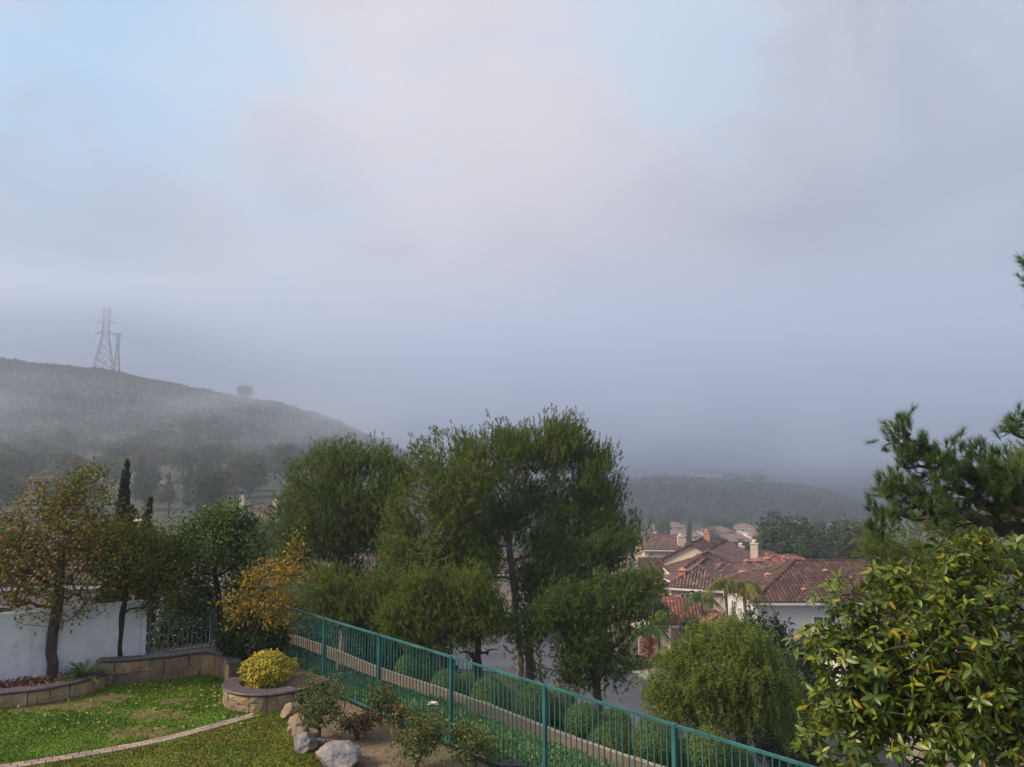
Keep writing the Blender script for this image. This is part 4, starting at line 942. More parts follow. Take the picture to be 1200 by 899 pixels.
# near pine at the right edge
rng = np.random.default_rng(81); Yq = 9.6
b = np.array((7.7, 9.8, tz(7.7, 9.8))); root = thing('pine_tree', 'near pine with dark cones reaching in from the right edge', 'pine tree', b)
lob = [lb(1085, 560, 40, 40, Yq, 1300), lb(1060, 520, 24, 26, Yq, 450), lb(1062, 492, 10, 14, Yq, 110), lb(1120, 545, 36, 30, Yq, 900), lb(1160, 560, 36, 36, Yq, 1200), lb(1050, 590, 32, 24, Yq, 700), lb(1185, 500, 14, 22, Yq, 260), lb(1040, 570, 16, 20, Yq, 220), lb(1110, 600, 50, 26, Yq, 1300), lb(1190, 600, 30, 40, Yq, 900), lb(1030, 620, 22, 18, Yq, 300),
       (at(1230, 560, Yq), (0.5, 0.5, 0.7), 1500), (at(1222, 330, Yq), (0.24, 0.3, 0.55), 500), (at(1260, 430, Yq), (0.4, 0.4, 0.9), 900)]
pts = lobes_pts(rng, lob, 400, 0.15) - b
ch, tips, dirs, nod, rad = grow([(0, 0, 0), at(1300, 700, 9.8) - b, at(1290, 560, 9.8) - b, at(1280, 400, 9.8) - b, at(1270, 280, 9.8) - b], 0.16, pts, rng, tip=0.006, seg=0.28)
obj('trunk', ch, 'bark', root)
B = np.repeat(tips, 2, 0) + rng.normal(size=(len(tips) * 2, 3)) * 0.04
D = unit(np.repeat(dirs, 2, 0) * 0.5 + np.array((0, 0, 0.75)) + rng.normal(size=B.shape) * 0.4)
obj('crown', [needles(rng, B, D, 0.10 * (0.7 + 0.6 * rng.random(len(B))), 60, 0.12, 0.0055, 0.8)], 'pine_near', root)
# cones
import bmesh
bm = bmesh.new(); bmesh.ops.create_icosphere(bm, subdivisions=3, radius=1)
for v_ in bm.verts:
    n_ = v_.co.copy(); th = math.atan2(n_.y, n_.x); sc = 1 + 0.16 * math.sin(th * 6 + n_.z * 9) * math.cos(n_.z * 11)
    v_.co = Vector((n_.x * 0.026 * sc, n_.y * 0.026 * sc, n_.z * 0.05 * (1 + 0.05 * sc)))
cone_me = bpy.data.meshes.new('cone'); bm.to_mesh(cone_me); bm.free(); cone_me.materials.append(mt['cone'])
cone_px = [(1066, 512), (1072, 516), (1078, 520), (1060, 524), (1052, 558), (1045, 574), (1060, 588), (1066, 598), (1074, 556), (1133, 596), (1196, 500), (1090, 540), (1068, 605), (1040, 566)]
for k, (a, c) in enumerate(cone_px):
    t_ = at(a, c, Yq) - b; j = int(np.argmin(np.linalg.norm(tips - t_, axis=1))); p = tips[j] * 0.5 + t_ * 0.5
    o = obj('cone', cone_me, None, root); o.location = tuple(p); o.rotation_euler = (rng.uniform(1.2, 2.4), rng.uniform(-.4, .4), rng.uniform(0, 6))
# soft dark pine behind it at the right edge
Yp = 15.; b = tb(1262, Yp)
pine('soft dark pine behind the broad-leaved tree at the right edge', b, tr(b, (1260, 700, Yp), (1255, 600, Yp), (1250, 520, Yp)), 0.18,
     [lb(1175, 590, 34, 34, Yp), lb(1205, 560, 36, 40, Yp), lb(1090, 640, 80, 24, Yp, 1500), lb(1130, 615, 50, 22, Yp, 700), lb(1180, 640, 50, 34, Yp), lb(1030, 645, 25, 12, Yp, 160), lb(1250, 600, 60, 70, Yp), lb(1080, 700, 60, 50, Yp)], 620, 'pine', 91, sl=0.22, nl=0.09, nw=0.008, mneed=30, shoots=6, jitter=0.1, upb=0.8, tip=0.008, seg=0.4)

# ------------------------------------------------------------------ street
SZ = -10.5
def road_ribbon(name, pts, w, z, m, n=60):
    return ribbon(name, smooth_poly(pts, n), w, lambda x, y: float(sz(y)) + z, m, 'structure', across=5)
main = [(60, 14), (45, 23), (30, 33), (18, 42.5), (11.2, 49.5), (5.5, 57), (2.8, 65), (3.5, 76), (7.2, 90), (11.8, 104), (16.0, 118), (18.5, 130), (19, 150)]
mainr = smooth_poly(main, 90)
road_ribbon('road', main, 9.2, 0.06, 'road', 90)
road_ribbon('road', [(4, 65), (-6, 68), (-18, 70.5), (-40, 73), (-80, 76)], 11.0, 0.066, 'road', 60)
# kerbs and pavements
def offset(pts, o):
    t = unit(np.gradient(np.asarray(pts, float), axis=0)); return np.asarray(pts) + np.stack([t[:, 1], -t[:, 0]], 1) * o
def strip_solid(name, pts, o0, o1, z0, z1, m, kind='structure'):
    a = offset(pts, o0); b_ = offset(pts, o1); K = len(a)
    za = sz(a[:, 1]) - SZ; zb2 = sz(b_[:, 1]) - SZ; V_ = np.concatenate([np.column_stack([a, za + z0]), np.column_stack([a, za + z1]), np.column_stack([b_, zb2 + z1]), np.column_stack([b_, zb2 + z0])])
    i = np.arange(K - 1); F_ = np.concatenate([np.stack([i + r * K, i + 1 + r * K, i + 1 + (r + 1) * K, i + (r + 1) * K], 1) for r in range(3)])
    return obj(name, [(V_, F_)], m, None, kind)
sgn = 1 if (offset(mainr, 1)[60][0] > mainr[60][0]) else -1
strip_solid('kerb', mainr, sgn * 4.55, sgn * 4.85, SZ, SZ + 0.16, 'concrete')
strip_solid('pavement', mainr, sgn * 4.86, sgn * 6.3, SZ, SZ + 0.15, 'concrete')
lk = mainr[:32]; strip_solid('kerb', lk, -sgn * 4.55, -sgn * 4.85, SZ, SZ + 0.16, 'concrete')
lk = mainr[58:]; strip_solid('kerb', lk, -sgn * 4.55, -sgn * 4.85, SZ, SZ + 0.16, 'concrete')
strip_solid('pavement', lk, -sgn * 4.86, -sgn * 6.2, SZ, SZ + 0.15, 'concrete')
# driveway of the first houses
sheet('driveway', [(8.6, 61.5), (11.5, 56.6), (19.0, 61.0), (16.4, 66.5)], SZ + 0.17, 'concrete')


# ------------------------------------------------------------------ houses
def tiles(p0, p1, q1, q0, cw=0.3, ch_=0.4, n=4):
    """barrel tiles on a slope: eave p0->p1, ridge q0->q1 (any trapezoid or triangle)"""
    p0, p1, q1, q0 = [np.asarray(a, float) for a in (p0, p1, q1, q0)]
    el = p1 - p0; E = np.linalg.norm(el); el = el / E
    s0 = q0 - p0; up = s0 - el * (s0 @ el); Hs = np.linalg.norm(up); up = up / Hs; nr = np.cross(el, up)
    if nr[2] < 0: nr = -nr
    x0t = (q0 - p0) @ el; x1t = (q1 - p0) @ el
    a = np.linspace(0, math.pi, n); V_ = []; F_ = []
    rows = int(Hs / ch_); 
    for r in range(rows + 1):
        v0 = r * ch_; v1 = min(v0 + ch_ * 1.12, Hs)
        if v1 - v0 < 0.1: continue
        f = (v0 + v1) / 2 / Hs; lo_, hi_ = x0t * f, E + (x1t - E) * f
        k0 = math.ceil(lo_ / cw); k1 = int(hi_ / cw)
        ks = np.arange(k0, k1)
        if len(ks) == 0: continue
        cx = (ks + 0.5) * cw
        ring = np.stack([cx[:, None] - np.cos(a)[None] * cw * 0.46, np.broadcast_to(np.sin(a)[None] * cw * 0.30, (len(ks), n))], -1)
        for vv_, lift in ((v0 - 0.02, 0.035), (v1, 0.0)):
            P3 = p0 + ring[..., :1] * el + up * vv_ + nr * (ring[..., 1:] + lift + 0.02)
            V_.append(P3)
        A, B_ = V_[-2].reshape(-1, 3), V_[-1].reshape(-1, 3)
        V_[-2:] = []
        base_i = sum(len(x) for x in F_V) if False else None
        i = np.arange(len(ks))[:, None] * n + np.arange(n - 1)[None]; i = i.ravel(); nA = len(A)
        yield (np.concatenate([A, B_]), np.stack([i, i + 1, i + 1 + nA, i + nA], 1))
        fi = np.arange(len(ks))[:, None] * n + np.arange(n)[None]; yield (A, fi)
def block(root, x0, x1, y0, y1, z0, z1, roof, rh, wm, tm, over=0.45, axis='x', detail=True):
    """a wall box and its roof"""
    W_ = [box(x0, x1, y0, y1, z0, z1)]
    if roof == 'gable':
        if axis == 'x':
            ym = (y0 + y1) / 2
            for x in (x0, x1): W_.append((np.array([(x, y0, z1), (x, y1, z1), (x, ym, z1 + rh)]), np.array([[0, 1, 2]])))
        else:
            xm = (x0 + x1) / 2
            for y in (y0, y1): W_.append((np.array([(x0, y, z1), (x1, y, z1), (xm, y, z1 + rh)]), np.array([[0, 1, 2]])))
    obj('wall', W_, wm, root)
    X0, X1, Y0, Y1 = x0 - over, x1 + over, y0 - over, y1 + over
    dz = -over * rh / ((y1 - y0) / 2 if axis == 'x' else (x1 - x0) / 2) ; ze = z1 + dz + 0.05; zr = z1 + rh + 0.05
    if axis == 'x':
        ym = (y0 + y1) / 2; hx = (Y1 - Y0) / 2 if roof == 'hip' else 0
        A, B_, C_, D_ = (X0, Y0, ze), (X1, Y0, ze), (X1, Y1, ze), (X0, Y1, ze); R0, R1 = (X0 + hx, ym, zr), (X1 - hx, ym, zr)
        sl = [(A, B_, R1, R0), (C_, D_, R0, R1)]; en = [(D_, A, R0, R0), (B_, C_, R1, R1)]
    else:
        xm = (x0 + x1) / 2; hy = (X1 - X0) / 2 if roof == 'hip' else 0
        A, B_, C_, D_ = (X0, Y0, ze), (X1, Y0, ze), (X1, Y1, ze), (X0, Y1, ze); R0, R1 = (xm, Y0 + hy, zr), (xm, Y1 - hy, zr)
        sl = [(B_, C_, R1, R0), (D_, A, R0, R1)]; en = [(A, B_, R0, R0), (C_, D_, R1, R1)]
    faces = sl + (en if roof == 'hip' else [])
    deck = []
    for f in faces:
        v = np.array(f, float); lo_ = v - (0, 0, 0.16); deck.append((np.concatenate([v, lo_]), np.array([[0, 1, 2, 3], [7, 6, 5, 4], [0, 4, 5, 1], [1, 5, 6, 2], [2, 6, 7, 3], [3, 7, 4, 0]])))
    rf = obj('roof', mesh_np('roof', deck), 'roof_under' if detail else tm, root)
    if detail:
        tl = []
        for f in faces: tl += list(tiles(*f))
        # cap tiles on ridge and hips
        lines = [(R0, R1)] + ([(A, R0), (D_, R0), (B_, R1), (C_, R1)] if roof == 'hip' and axis == 'x' else []) + ([(A, R0), (B_, R0), (C_, R1), (D_, R1)] if roof == 'hip' and axis == 'y' else [])
        if roof == 'gable': lines += [(A, R0), (D_, R0), (B_, R1), (C_, R1)] if axis == 'x' else [(A, R0), (B_, R0), (C_, R1), (D_, R1)]
        for a, b_ in lines:
            a = np.array(a); b_ = np.array(b_); L = np.linalg.norm(b_ - a); k = max(1, int(L / 0.4))
            for i in range(k):
                p = a + (b_ - a) * i / k; q_ = a + (b_ - a) * (i + 1.1) / k; tl.append(tube([p + (0, 0, 0.07), q_ + (0, 0, 0.04)], [0.14, 0.11], 6))
        obj('roof_tiles', mesh_np('roof_tiles', tl), tm, rf, kind='stuff')
    # fascia
    fb = [bar((X0, Y0, ze - 0.12), (X1, Y0, ze - 0.12), 0.06, 0.2), bar((X0, Y1, ze - 0.12), (X1, Y1, ze - 0.12), 0.06, 0.2)] if (axis == 'x' or roof == 'hip') else []
    if axis == 'y' or roof == 'hip': fb += [bar((X0, Y0 + .04, ze - 0.12), (X0, Y1 - .04, ze - 0.12), 0.06, 0.19), bar((X1, Y0 + .04, ze - 0.12), (X1, Y1 - .04, ze - 0.12), 0.06, 0.19)]
    for f_ in fb: obj('fascia', [f_], 'trim', rf)
    return rf
def window(root, face, u, z, w, h, fx, door=None):
    """face 'S' (y=fx, faces -y), 'W' (x=fx, faces -x), 'N','E'; u centre along the wall, z sill height"""
    def put(a0, a1, d0, d1, z0_, z1_):
        if face in 'SN':
            s = -1 if face == 'S' else 1; ya, yb = sorted((fx + s * d0, fx + s * d1)); return box(a0, a1, ya, yb, z0_, z1_)
        s = -1 if face == 'W' else 1; xa, xb = sorted((fx + s * d0, fx + s * d1)); return box(xa, xb, a0, a1, z0_, z1_)
    a0, a1 = u - w / 2, u + w / 2; t = 0.07
    if door:
        wd = obj('garage_door' if door == 'g' else 'door', [put(a0, a1, -0.02, 0.03, z, z + h)], 'garage' if door == 'g' else 'wood', root)
        rows = 4
        for k in range(rows):
            for q_ in range(4 if door == 'g' else 1):
                n_ = 4 if door == 'g' else 1; b0 = a0 + 0.08 + q_ * (w - 0.08) / n_; obj('door_panel', [put(b0, b0 + (w - 0.08) / n_ - 0.08, 0.031, 0.05, z + 0.06 + k * h / rows, z + (k + 1) * h / rows - 0.06)], 'garage' if door == 'g' else 'wood', wd)
        return
    pn = obj('window', [put(a0 + t, a1 - t, -0.02, 0.015, z + t, z + h - t)], 'glass', root)
    obj('frame', [put(a0, a1, -0.02, 0.06, z, z + t), put(a0, a1, -0.02, 0.06, z + h - t, z + h), put(a0, a0 + t, -0.02, 0.058, z + t, z + h - t), put(a1 - t, a1, -0.02, 0.058, z + t, z + h - t), put(u - 0.03, u + 0.03, -0.02, 0.05, z + t, z + h - t)], 'frame', pn)
    obj('sill', [put(a0 - 0.06, a1 + 0.06, -0.02, 0.11, z - 0.08, z - 0.003)], 'trim', pn)
def chimney(root, x, y, z0, z1, w=0.9, m='stucco', pot=True):
    c = obj('chimney', [box(x - w / 2, x + w / 2, y - w / 2, y + w / 2, z0, z1), box(x - w / 2 - .08, x + w / 2 + .08, y - w / 2 - .08, y + w / 2 + .08, z1 + .001, z1 + 0.12)], m, root)
    if pot: obj('chimney_pot', [tube([(x, y, z1 + 0.12), (x, y, z1 + 0.4), (x, y, z1 + 0.42), (x, y, z1 + 0.62)], [w * 0.32, w * 0.32, w * 0.38, w * 0.04], 10)], m, c)
def vent(root, x, y, z, s=0.35):
    s = s * 0.78; z = z - 0.05
    obj('roof_vent', [box(x - s / 2, x + s / 2, y - s / 2, y + s / 2, z - 0.2, z + s), (np.array([(x - s * .7, y - s * .7, z + s), (x + s * .7, y - s * .7, z + s), (x + s * .7, y + s * .7, z + s), (x - s * .7, y + s * .7, z + s), (x, y, z + s * 1.5)]), np.array([[0, 1, 4], [1, 2, 4], [2, 3, 4], [3, 0, 4]]))], 'vent', root)
# A: the white-walled house, nearest
ST = 'houses along the street'
A = thing('house', 'nearest two-storey house with plain white wall and brown tile hip roof', 'house', (18.7, 60, SZ), 0, ST)
block(A, 0, 15, 0, 9.5, 0, 5.65, 'hip', 2.2, 'stucco_white', 'tile_brown')
window(A, 'S', 5.0, 3.0, 1.6, 1.4, 0); window(A, 'S', 11.5, 3.0, 1.8, 1.4, 0); window(A, 'S', 8.5, 0.4, 2.4, 2.1, 0); window(A, 'W', 2.2, 3.0, 1.3, 1.5, 0); window(A, 'W', 6.2, 3.0, 1.3, 1.5, 0); window(A, 'W', 4.0, 0.8, 1.6, 1.3, 0)
vent(A, 3.9, 0.9, 6.05); vent(A, 6.6, 3.3, 7.1, 0.4); vent(A, 5.3, 5.4, 7.7, 0.3); vent(A, 8.2, 5.4, 7.7, 0.3); vent(A, 2.2, 4.0, 6.6, 0.5)
obj('string_course', [box(-0.05, 15.05, -0.05, -0.002, 2.75, 2.9)], 'trim', A)
gw_ = obj('patio_wall', [box(22.7, 22.95, 54.0, 59.9, SZ, SZ + 2.6)], 'stucco_white'); tag(gw_, 'short white wall standing out from the foot of the white house', 'wall')
A2 = thing('house', 'cream house with brown tile roof glimpsed through the broad leaves at right', 'house', (21.5, 40.5, SZ), R(4), ST)
block(A2, 0, 9, 0, 8, 0, 3.0, 'hip', 1.7, 'stucco_pink', 'tile_brown'); window(A2, 'S', 2.2, 0.9, 1.5, 1.3, 0); window(A2, 'S', 6.0, 0.9, 1.5, 1.3, 0); window(A2, 'W', 3.0, 0.9, 1.5, 1.3, 0)
def hs(label, x, y, rz): return thing('house', label, 'house', (x, y, float(sz(y))), R(rz), ST)
Bh = hs('pinkish house with wide greyed brown roof directly left behind the white-walled house', 16.9, 72.5, 4)
block(Bh, 0, 13, 0, 9, 0, 4.95, 'hip', 1.8, 'stucco_pink', 'tile_grey')
window(Bh, 'W', 2.0, 3.0, 1.1, 1.4, 0); window(Bh, 'W', 4.6, 3.0, 1.1, 1.4, 0); window(Bh, 'W', 7.2, 3.0, 1.1, 1.4, 0); window(Bh, 'S', 1.2, 2.9, 0.9, 1.4, 0)
vent(Bh, 5.2, 1.9, 6.0, 0.5); vent(Bh, 8.6, 1.5, 5.7, 0.45); vent(Bh, 6.6, 4.4, 6.8, 0.4); vent(Bh, 7.6, 4.4, 6.8, 0.4)
Bw = hs('narrow tall pinkish house with orange vent box, between the palms and the middle roofs', 15.3, 71.0, -22)
block(Bw, -1.3, 3.4, 2.0, 12, 0, 5.3, 'hip', 1.5, 'stucco_pink', 'tile_grey', axis='y')
window(Bw, 'S', 0.0, 3.2, 0.9, 1.3, 2.0); window(Bw, 'S', 2.2, 3.2, 0.9, 1.3, 2.0); vent(Bw, -0.4, 3.2, 5.9, 0.8)
W1 = hs('long low garage wing with faded red roof along the street side of the row', 13.2, 74.5, 6)
block(W1, 0, 3.4, 0, 10, 0, 2.6, 'gable', 1.5, 'stucco', 'tile_red', axis='y'); window(W1, 'W', 3.0, 0.03, 3.6, 2.2, 0, 'g')
W2 = hs('low gabled wing with brown-red roof behind the bare bush on the front lawn', 13.4, 66.4, -6)
block(W2, 0, 3.0, 0, 5, 0, 3.0, 'gable', 1.4, 'stucco_pink', 'tile_red', axis='x'); window(W2, 'W', 2.4, 1.0, 1.2, 1.2, 0)
G1 = hs('low front wing with small tan-red roof beside the pepper tree', 14.9, 62.3, -4)
block(G1, 0, 3.4, 0, 5.0, 0, 2.6, 'hip', 1.1, 'stucco_pink', 'tile_red', axis='y'); window(G1, 'W', 2.4, 0.9, 1.2, 1.3, 0); window(G1, 'S', 1.6, 0.03, 1.0, 2.1, 0, 'd')
Ch = hs('house in the middle of the row whose red-brown roof slope faces the camera', 18.6, 88.5, -3)
block(Ch, 0, 8.5, 0, 7, 0, 5.1, 'hip', 1.6, 'stucco_pink', 'tile_brown')
block(Ch, -3.4, -0.02, 0.6, 6.8, 0, 2.9, 'gable', 1.5, 'stucco', 'tile_red', axis='y')
window(Ch, 'W', 3.4, 0.03, 3.6, 2.3, -3.4, 'g'); window(Ch, 'W', 5.5, 3.3, 1.1, 1.2, 0); vent(Ch, 4.6, 2.0, 6.0, 0.5)
W3 = hs('low red-roofed garage wing in the middle of the street side, beyond the long faded one', 14.6, 87.5, 8)
block(W3, -1.6, 2.6, 0, 7.5, 0, 2.7, 'hip', 1.5, 'stucco', 'tile_red', axis='y'); window(W3, 'W', 3.6, 0.03, 3.4, 2.2, -1.6, 'g'); window(W3, 'S', 0.5, 1.0, 1.1, 1.1, 0)
W4 = hs('small brown-roofed wing between the red garage and the cream end house', 17.4, 101, -10)
block(W4, -1.6, 2.6, 0, 7, 0, 2.8, 'gable', 1.5, 'stucco', 'tile_brown', axis='y'); window(W4, 'W', 3.4, 0.03, 3.4, 2.2, -1.6, 'g'); window(W4, 'S', 0.5, 1.1, 1.0, 1.1, 0)
Dh = hs('house with long purple-brown slope and cream chimney just behind the middle roofs', 20.8, 98.5, -25)
block(Dh, 0, 8, 0, 13, 0, 5.3, 'gable', 2.1, 'stucco', 'tile_grey', axis='y')
window(Dh, 'W', 3, 3.3, 1.2, 1.3, 0); window(Dh, 'S', 4, 3.3, 1.4, 1.3, 0); chimney(Dh, 8.6, 6, 0, 7.9, 0.9); vent(Dh, 2, 3, 6.3, 0.5)
D2 = hs('house with purple-brown diagonal roof and red pot chimney next to the cream end house', 21.8, 112, -25)
block(D2, 0, 8, 0, 12, 0, 5.5, 'gable', 2.2, 'stucco', 'tile_brown', axis='y')
block(D2, -3.6, -0.02, 1.0, 7.0, 0, 2.8, 'gable', 1.5, 'stucco', 'tile_red', axis='y')
window(D2, 'W', 9, 3.3, 1.2, 1.3, 0); window(D2, 'S', 4, 3.3, 1.4, 1.3, 0); chimney(D2, 4.6, 8, 6.5, 8.6, 0.9, 'vent')
Eh = hs('cream house with a rounded chimney and grey-brown gable at the far end of the street', 22.0, 130, -6)
block(Eh, 0, 5.6, 0, 9, 0, 6.0, 'gable', 1.8, 'stucco', 'tile_grey', axis='x')
block(Eh, -0.6, 5.2, -4.0, -0.02, 0, 3.2, 'gable', 1.4, 'stucco', 'tile_brown', axis='x')
window(Eh, 'S', 4.1, 4.2, 1.3, 1.2, 0); window(Eh, 'S', 1.2, 4.8, 0.8, 0.4, 0); window(Eh, 'S', 2.0, 0.03, 2.4, 2.2, -4.0, 'g')
chimney(Eh, 6.1, 1.2, 0, 7.9, 1.0); vent(Eh, 3.6, 3.0, 7.2, 0.4); chimney(Eh, -0.6, 6.5, 0, 7.4, 1.1)
E2 = hs('cream corner house half hidden by the large pine at the street bend', 15.0, 137, 4)
block(E2, -6, 5.5, 0, 8, 0, 4.2, 'hip', 1.7, 'stucco', 'tile_grey'); window(E2, 'S', 2.5, 1.2, 1.4, 1.3, 0); window(E2, 'S', -2.5, 1.2, 1.4, 1.3, 0)
Fh = hs('brown-roofed house behind the row with white dish and cream chimney', 29.5, 106, -14)
block(Fh, 0, 10, 0, 9, 0, 4.6, 'hip', 1.7, 'stucco_pink', 'tile_brown'); chimney(Fh, 1.6, 3.0, 4.5, 7.1, 0.9); vent(Fh, 5, 3, 5.9, .5); window(Fh, 'S', 3, 2.6, 1.2, 1.4, 0)
cd_ = obj('satellite_dish', [(np.array([(0, 0, 0)] + [(0.45 * math.cos(a), 0.18, 0.45 * math.sin(a)) for a in np.linspace(0, 2 * math.pi, 13)[:-1]]), np.array([[0, 1 + k, 1 + (k + 1) % 12] for k in range(12)])), tube([(0, 0.02, 0), (0, 0.3, -0.6)], 0.04, 6)], 'white_paint', Fh); cd_.location = (3.4, 2.2, 6.4)
Gh = hs('red-roofed house behind the white-walled house, only its ridge showing', 27.5, 92, -6)
block(Gh, 0, 11, 0, 9, 0, 4.9, 'hip', 1.6, 'stucco_pink', 'tile_red'); vent(Gh, 3, 3, 6.0, .5); vent(Gh, 5, 3, 6.2, .5)
for k, (x_, y_, rz_, l_) in enumerate(((-7.5, 96, 8, 'cream house hidden behind the large pine, left of its trunk'), (-24, 92, 3, 'pale house behind the dome pine'))):
    Hh = thing('house', l_, 'house', (x_, y_, tz(x_, y_)), R(rz_), 'houses behind the pines'); block(Hh, 0, 12, 0, 8, 0, 4.8, 'hip', 1.8, 'stucco', 'tile_grey')
    for u_ in (2, 5, 9): window(Hh, 'S', u_, 1.0, 1.4, 1.3, 0)
# neighbour left of the white wall and further left ones
Nh = thing('house', 'low pink-beige house with rosy roof behind the orange-leaved tree', 'house', (-33, 44, tz(-25, 46) - 0.8), R(8), 'houses beyond the white wall')
block(Nh, 0, 15, 0, 9, 0, 3.6, 'hip', 2.0, 'stucco_pink', 'tile_grey'); window(Nh, 'S', 9, 1, 1.6, 1.3, 0); window(Nh, 'S', 4, 1, 1.6, 1.3, 0); chimney(Nh, 10, 4, 3.6, 6.3, .9)
Nk = thing('house', 'cream house with two tall chimneys between the green tree and the dome pine', 'house', (at(268, 600, 165)[0], 165, tz(at(268, 600, 165)[0], 165)), R(-5), 'houses beyond the white wall')
zt = at(300, 596, 165)[2] - tz(at(268, 600, 165)[0], 165)
block(Nk, 0, 9, 0, 8, 0, zt - 1.2, 'gable', 1.8, 'stucco_pink', 'tile_grey', axis='y'); chimney(Nk, 3.2, -.6, 0, zt + 2.2, 0.9); chimney(Nk, 9.4, 2.0, 0, zt + 1.6, 0.9); window(Nk, 'S', 6, zt - 3.5, 1.2, 1.2, 0)
# teal umbrella and wooden steps behind the green fence
ub = at(150, 690, 30.); ub[2] = tz(ub[0], 30.); root = thing('patio_umbrella', 'teal patio umbrella behind the thin dark tree', 'umbrella', ub)
hz_ = at(150, 640, 30.)[2] - ub[2]; obj('pole', [tube([(0, 0, 0), (0, 0, hz_)], 0.03, 8)], 'white_paint', root)
V_ = [(0, 0, hz_)] + [(1.35 * math.cos(a), 1.35 * math.sin(a), hz_ - 0.75) for a in np.linspace(0, 2 * math.pi, 9)[:-1]] + [(1.35 * math.cos(a), 1.35 * math.sin(a), hz_ - 0.9) for a in np.linspace(0, 2 * math.pi, 9)[:-1]]
obj('canopy', [(np.array(V_), np.array([[0, 1 + k, 1 + (k + 1) % 8] for k in range(8)])), (np.array(V_), np.array([[1 + k, 9 + k, 9 + (k + 1) % 8, 1 + (k + 1) % 8] for k in range(8)]))], 'umbrella', root)
sb = at(196, 730, 25.); zb_ = tz(sb[0], 25.); root = thing('garden_steps', 'weathered wooden steps with a post behind the grey-green fence', 'steps', (sb[0], 25., zb_), 0.3)
zt = at(196, 748, 25.)[2] - zb_
for k in range(4): obj('tread', [box(-0.7 + k * 0.1, 0.7, k * 0.3 - 0.6, k * 0.3 - 0.3, zt + k * 0.22 - 0.06, zt + k * 0.22)], 'wood', root)
obj('post', [box(-0.1, 0.05, -0.75, -0.6, 0, zt + 1.0)], 'wood', root); obj('stringer', [bar((-0.75, -0.7, zt - 0.3), (-0.75, 0.7, zt + 0.7), 0.06, 0.2)], 'wood', root)

# ------------------------------------------------------------------ palms and street planting
def palm(label, px, pyc, Yd, r, seed, m='palm', n=26, grp='palms in front of the houses'):
    c = at(px, pyc, Yd); rs = np.random.default_rng(seed); bz = tz(c[0], c[1]); root = thing('palm_tree', label, 'palm tree', (c[0], c[1], bz), group=grp); h = c[2] - bz
    obj('trunk', [tube([(0, 0, 0), (0.08, 0, h * 0.5), (0, 0.05, h)], [0.16, 0.11, 0.13], 8)], 'bark_pale', root)
    for k in range(n):
        a = k * 2.4; el = rs.uniform(0.1, 1.2); L = r * rs.uniform(0.85, 1.15); t = np.linspace(0, 1, 10)
        hx = np.cos(el) * L * t; hz = np.sin(el) * L * t - 0.75 * L * t ** 2; pts = np.stack([math.cos(a) * hx, math.sin(a) * hx, hz + h], 1); tan = unit(np.gradient(pts, axis=0)); side = unit(np.cross(tan, (0, 0, 1.)))
        V_, F_ = [], []
        for i in range(1, 10):
            for u in (0, 0.5):
                c0 = pts[i] - tan[i] * u * L / 10; wl_ = 0.34 * r * math.sin(math.pi * min(0.95, i / 10 + 0.1)) 
                for sg in (-1, 1):
                    e = c0 + side[i] * sg * wl_ * 0.8 + tan[i] * 0.15 * r + np.array((0, 0, -0.22 * r)); o0 = len(V_); V_ += [c0 - tan[i] * 0.03, c0 + tan[i] * 0.05, e]; F_.append([o0, o0 + 1, o0 + 2])
        obj('frond', [(np.array(V_), np.array(F_)), tube(pts, 0.02, 3)], m, root)
palm('yellow-green palm leftmost of the pair by the red roof', 850, 686, 58, 1.9, 301)
palm('yellow-green palm right of the pair, next to the white wall corner', 872, 690, 57, 1.8, 302)
palm('taller thin palm at the pinkish facade', 822, 700, 66, 1.7, 303, 'fern')
palm('short dark palm beside the driveway', 762, 738, 62, 1.8, 304, 'fern')
def lb3(c, r): return (np.array(c), np.array(r))
def small_tree(label, px, py, rx, ry, Yd, seed, m='green_leaf', name='garden_tree', nat=140, leaf=(0.2, 0.1), per=14, grp=None, bark='bark', spread=0.22):
    c = at(px, py, Yd); s = Yd / 900; bz = tz(c[0], c[1]); b = np.array((c[0], c[1], bz)); rx *= s; ry *= s
    r = leafy_tree(name, label, b, [b, b + (0, 0, max(0.4, (c[2] - ry - bz) * 0.9)), (c[0], c[1], c[2])], 0.12, [(c, (rx, rx, ry), 2), (c + np.array((rx * 0.4, 0, -ry * 0.3)), (rx * 0.7, rx * 0.7, ry * 0.7), 1), (c + np.array((-rx * 0.45, 0, -ry * 0.2)), (rx * 0.6, rx * 0.6, ry * 0.7), 1)], nat, m, seed, leaf, per=per, spread=spread, bark=bark, tip=0.02, seg=0.8)
    if grp: r['group'] = grp
    return r
small_tree('bluish-green rounded tree standing before the cream gabled house', 757, 682, 20, 24, 74, 401, 'green_leaf', per=22)
small_tree('dark tree below the bluish-green one, behind the low dark pine', 762, 712, 20, 16, 66, 402, 'dark_leaf', per=20)
small_tree('yellow-green bush tree next to the low red roof', 772, 728, 12, 12, 64, 403, 'pepper', nat=90)
small_tree('bare reddish bush with fine twigs on the front lawn', 798, 746, 14, 10, 62, 404, 'far_brown', nat=120, per=10, leaf=(0.2, 0.02))
small_tree('dark green shrub clump at the pinkish garden wall', 812, 735, 12, 10, 60, 405, 'dark_leaf')
small_tree('green conifer-like tree between the two red roofs', 820, 668, 10, 8, 84, 406, 'green_leaf', nat=80)
bush('flax', 'dark red spiky plant beside the driveway', 'plant', at(760, 758, 60.5), (0.3, 0.3, 0.6), 'red_leaf', 407, n=90, L=0.6, Wd=0.06, base_z=SZ + 0.1)
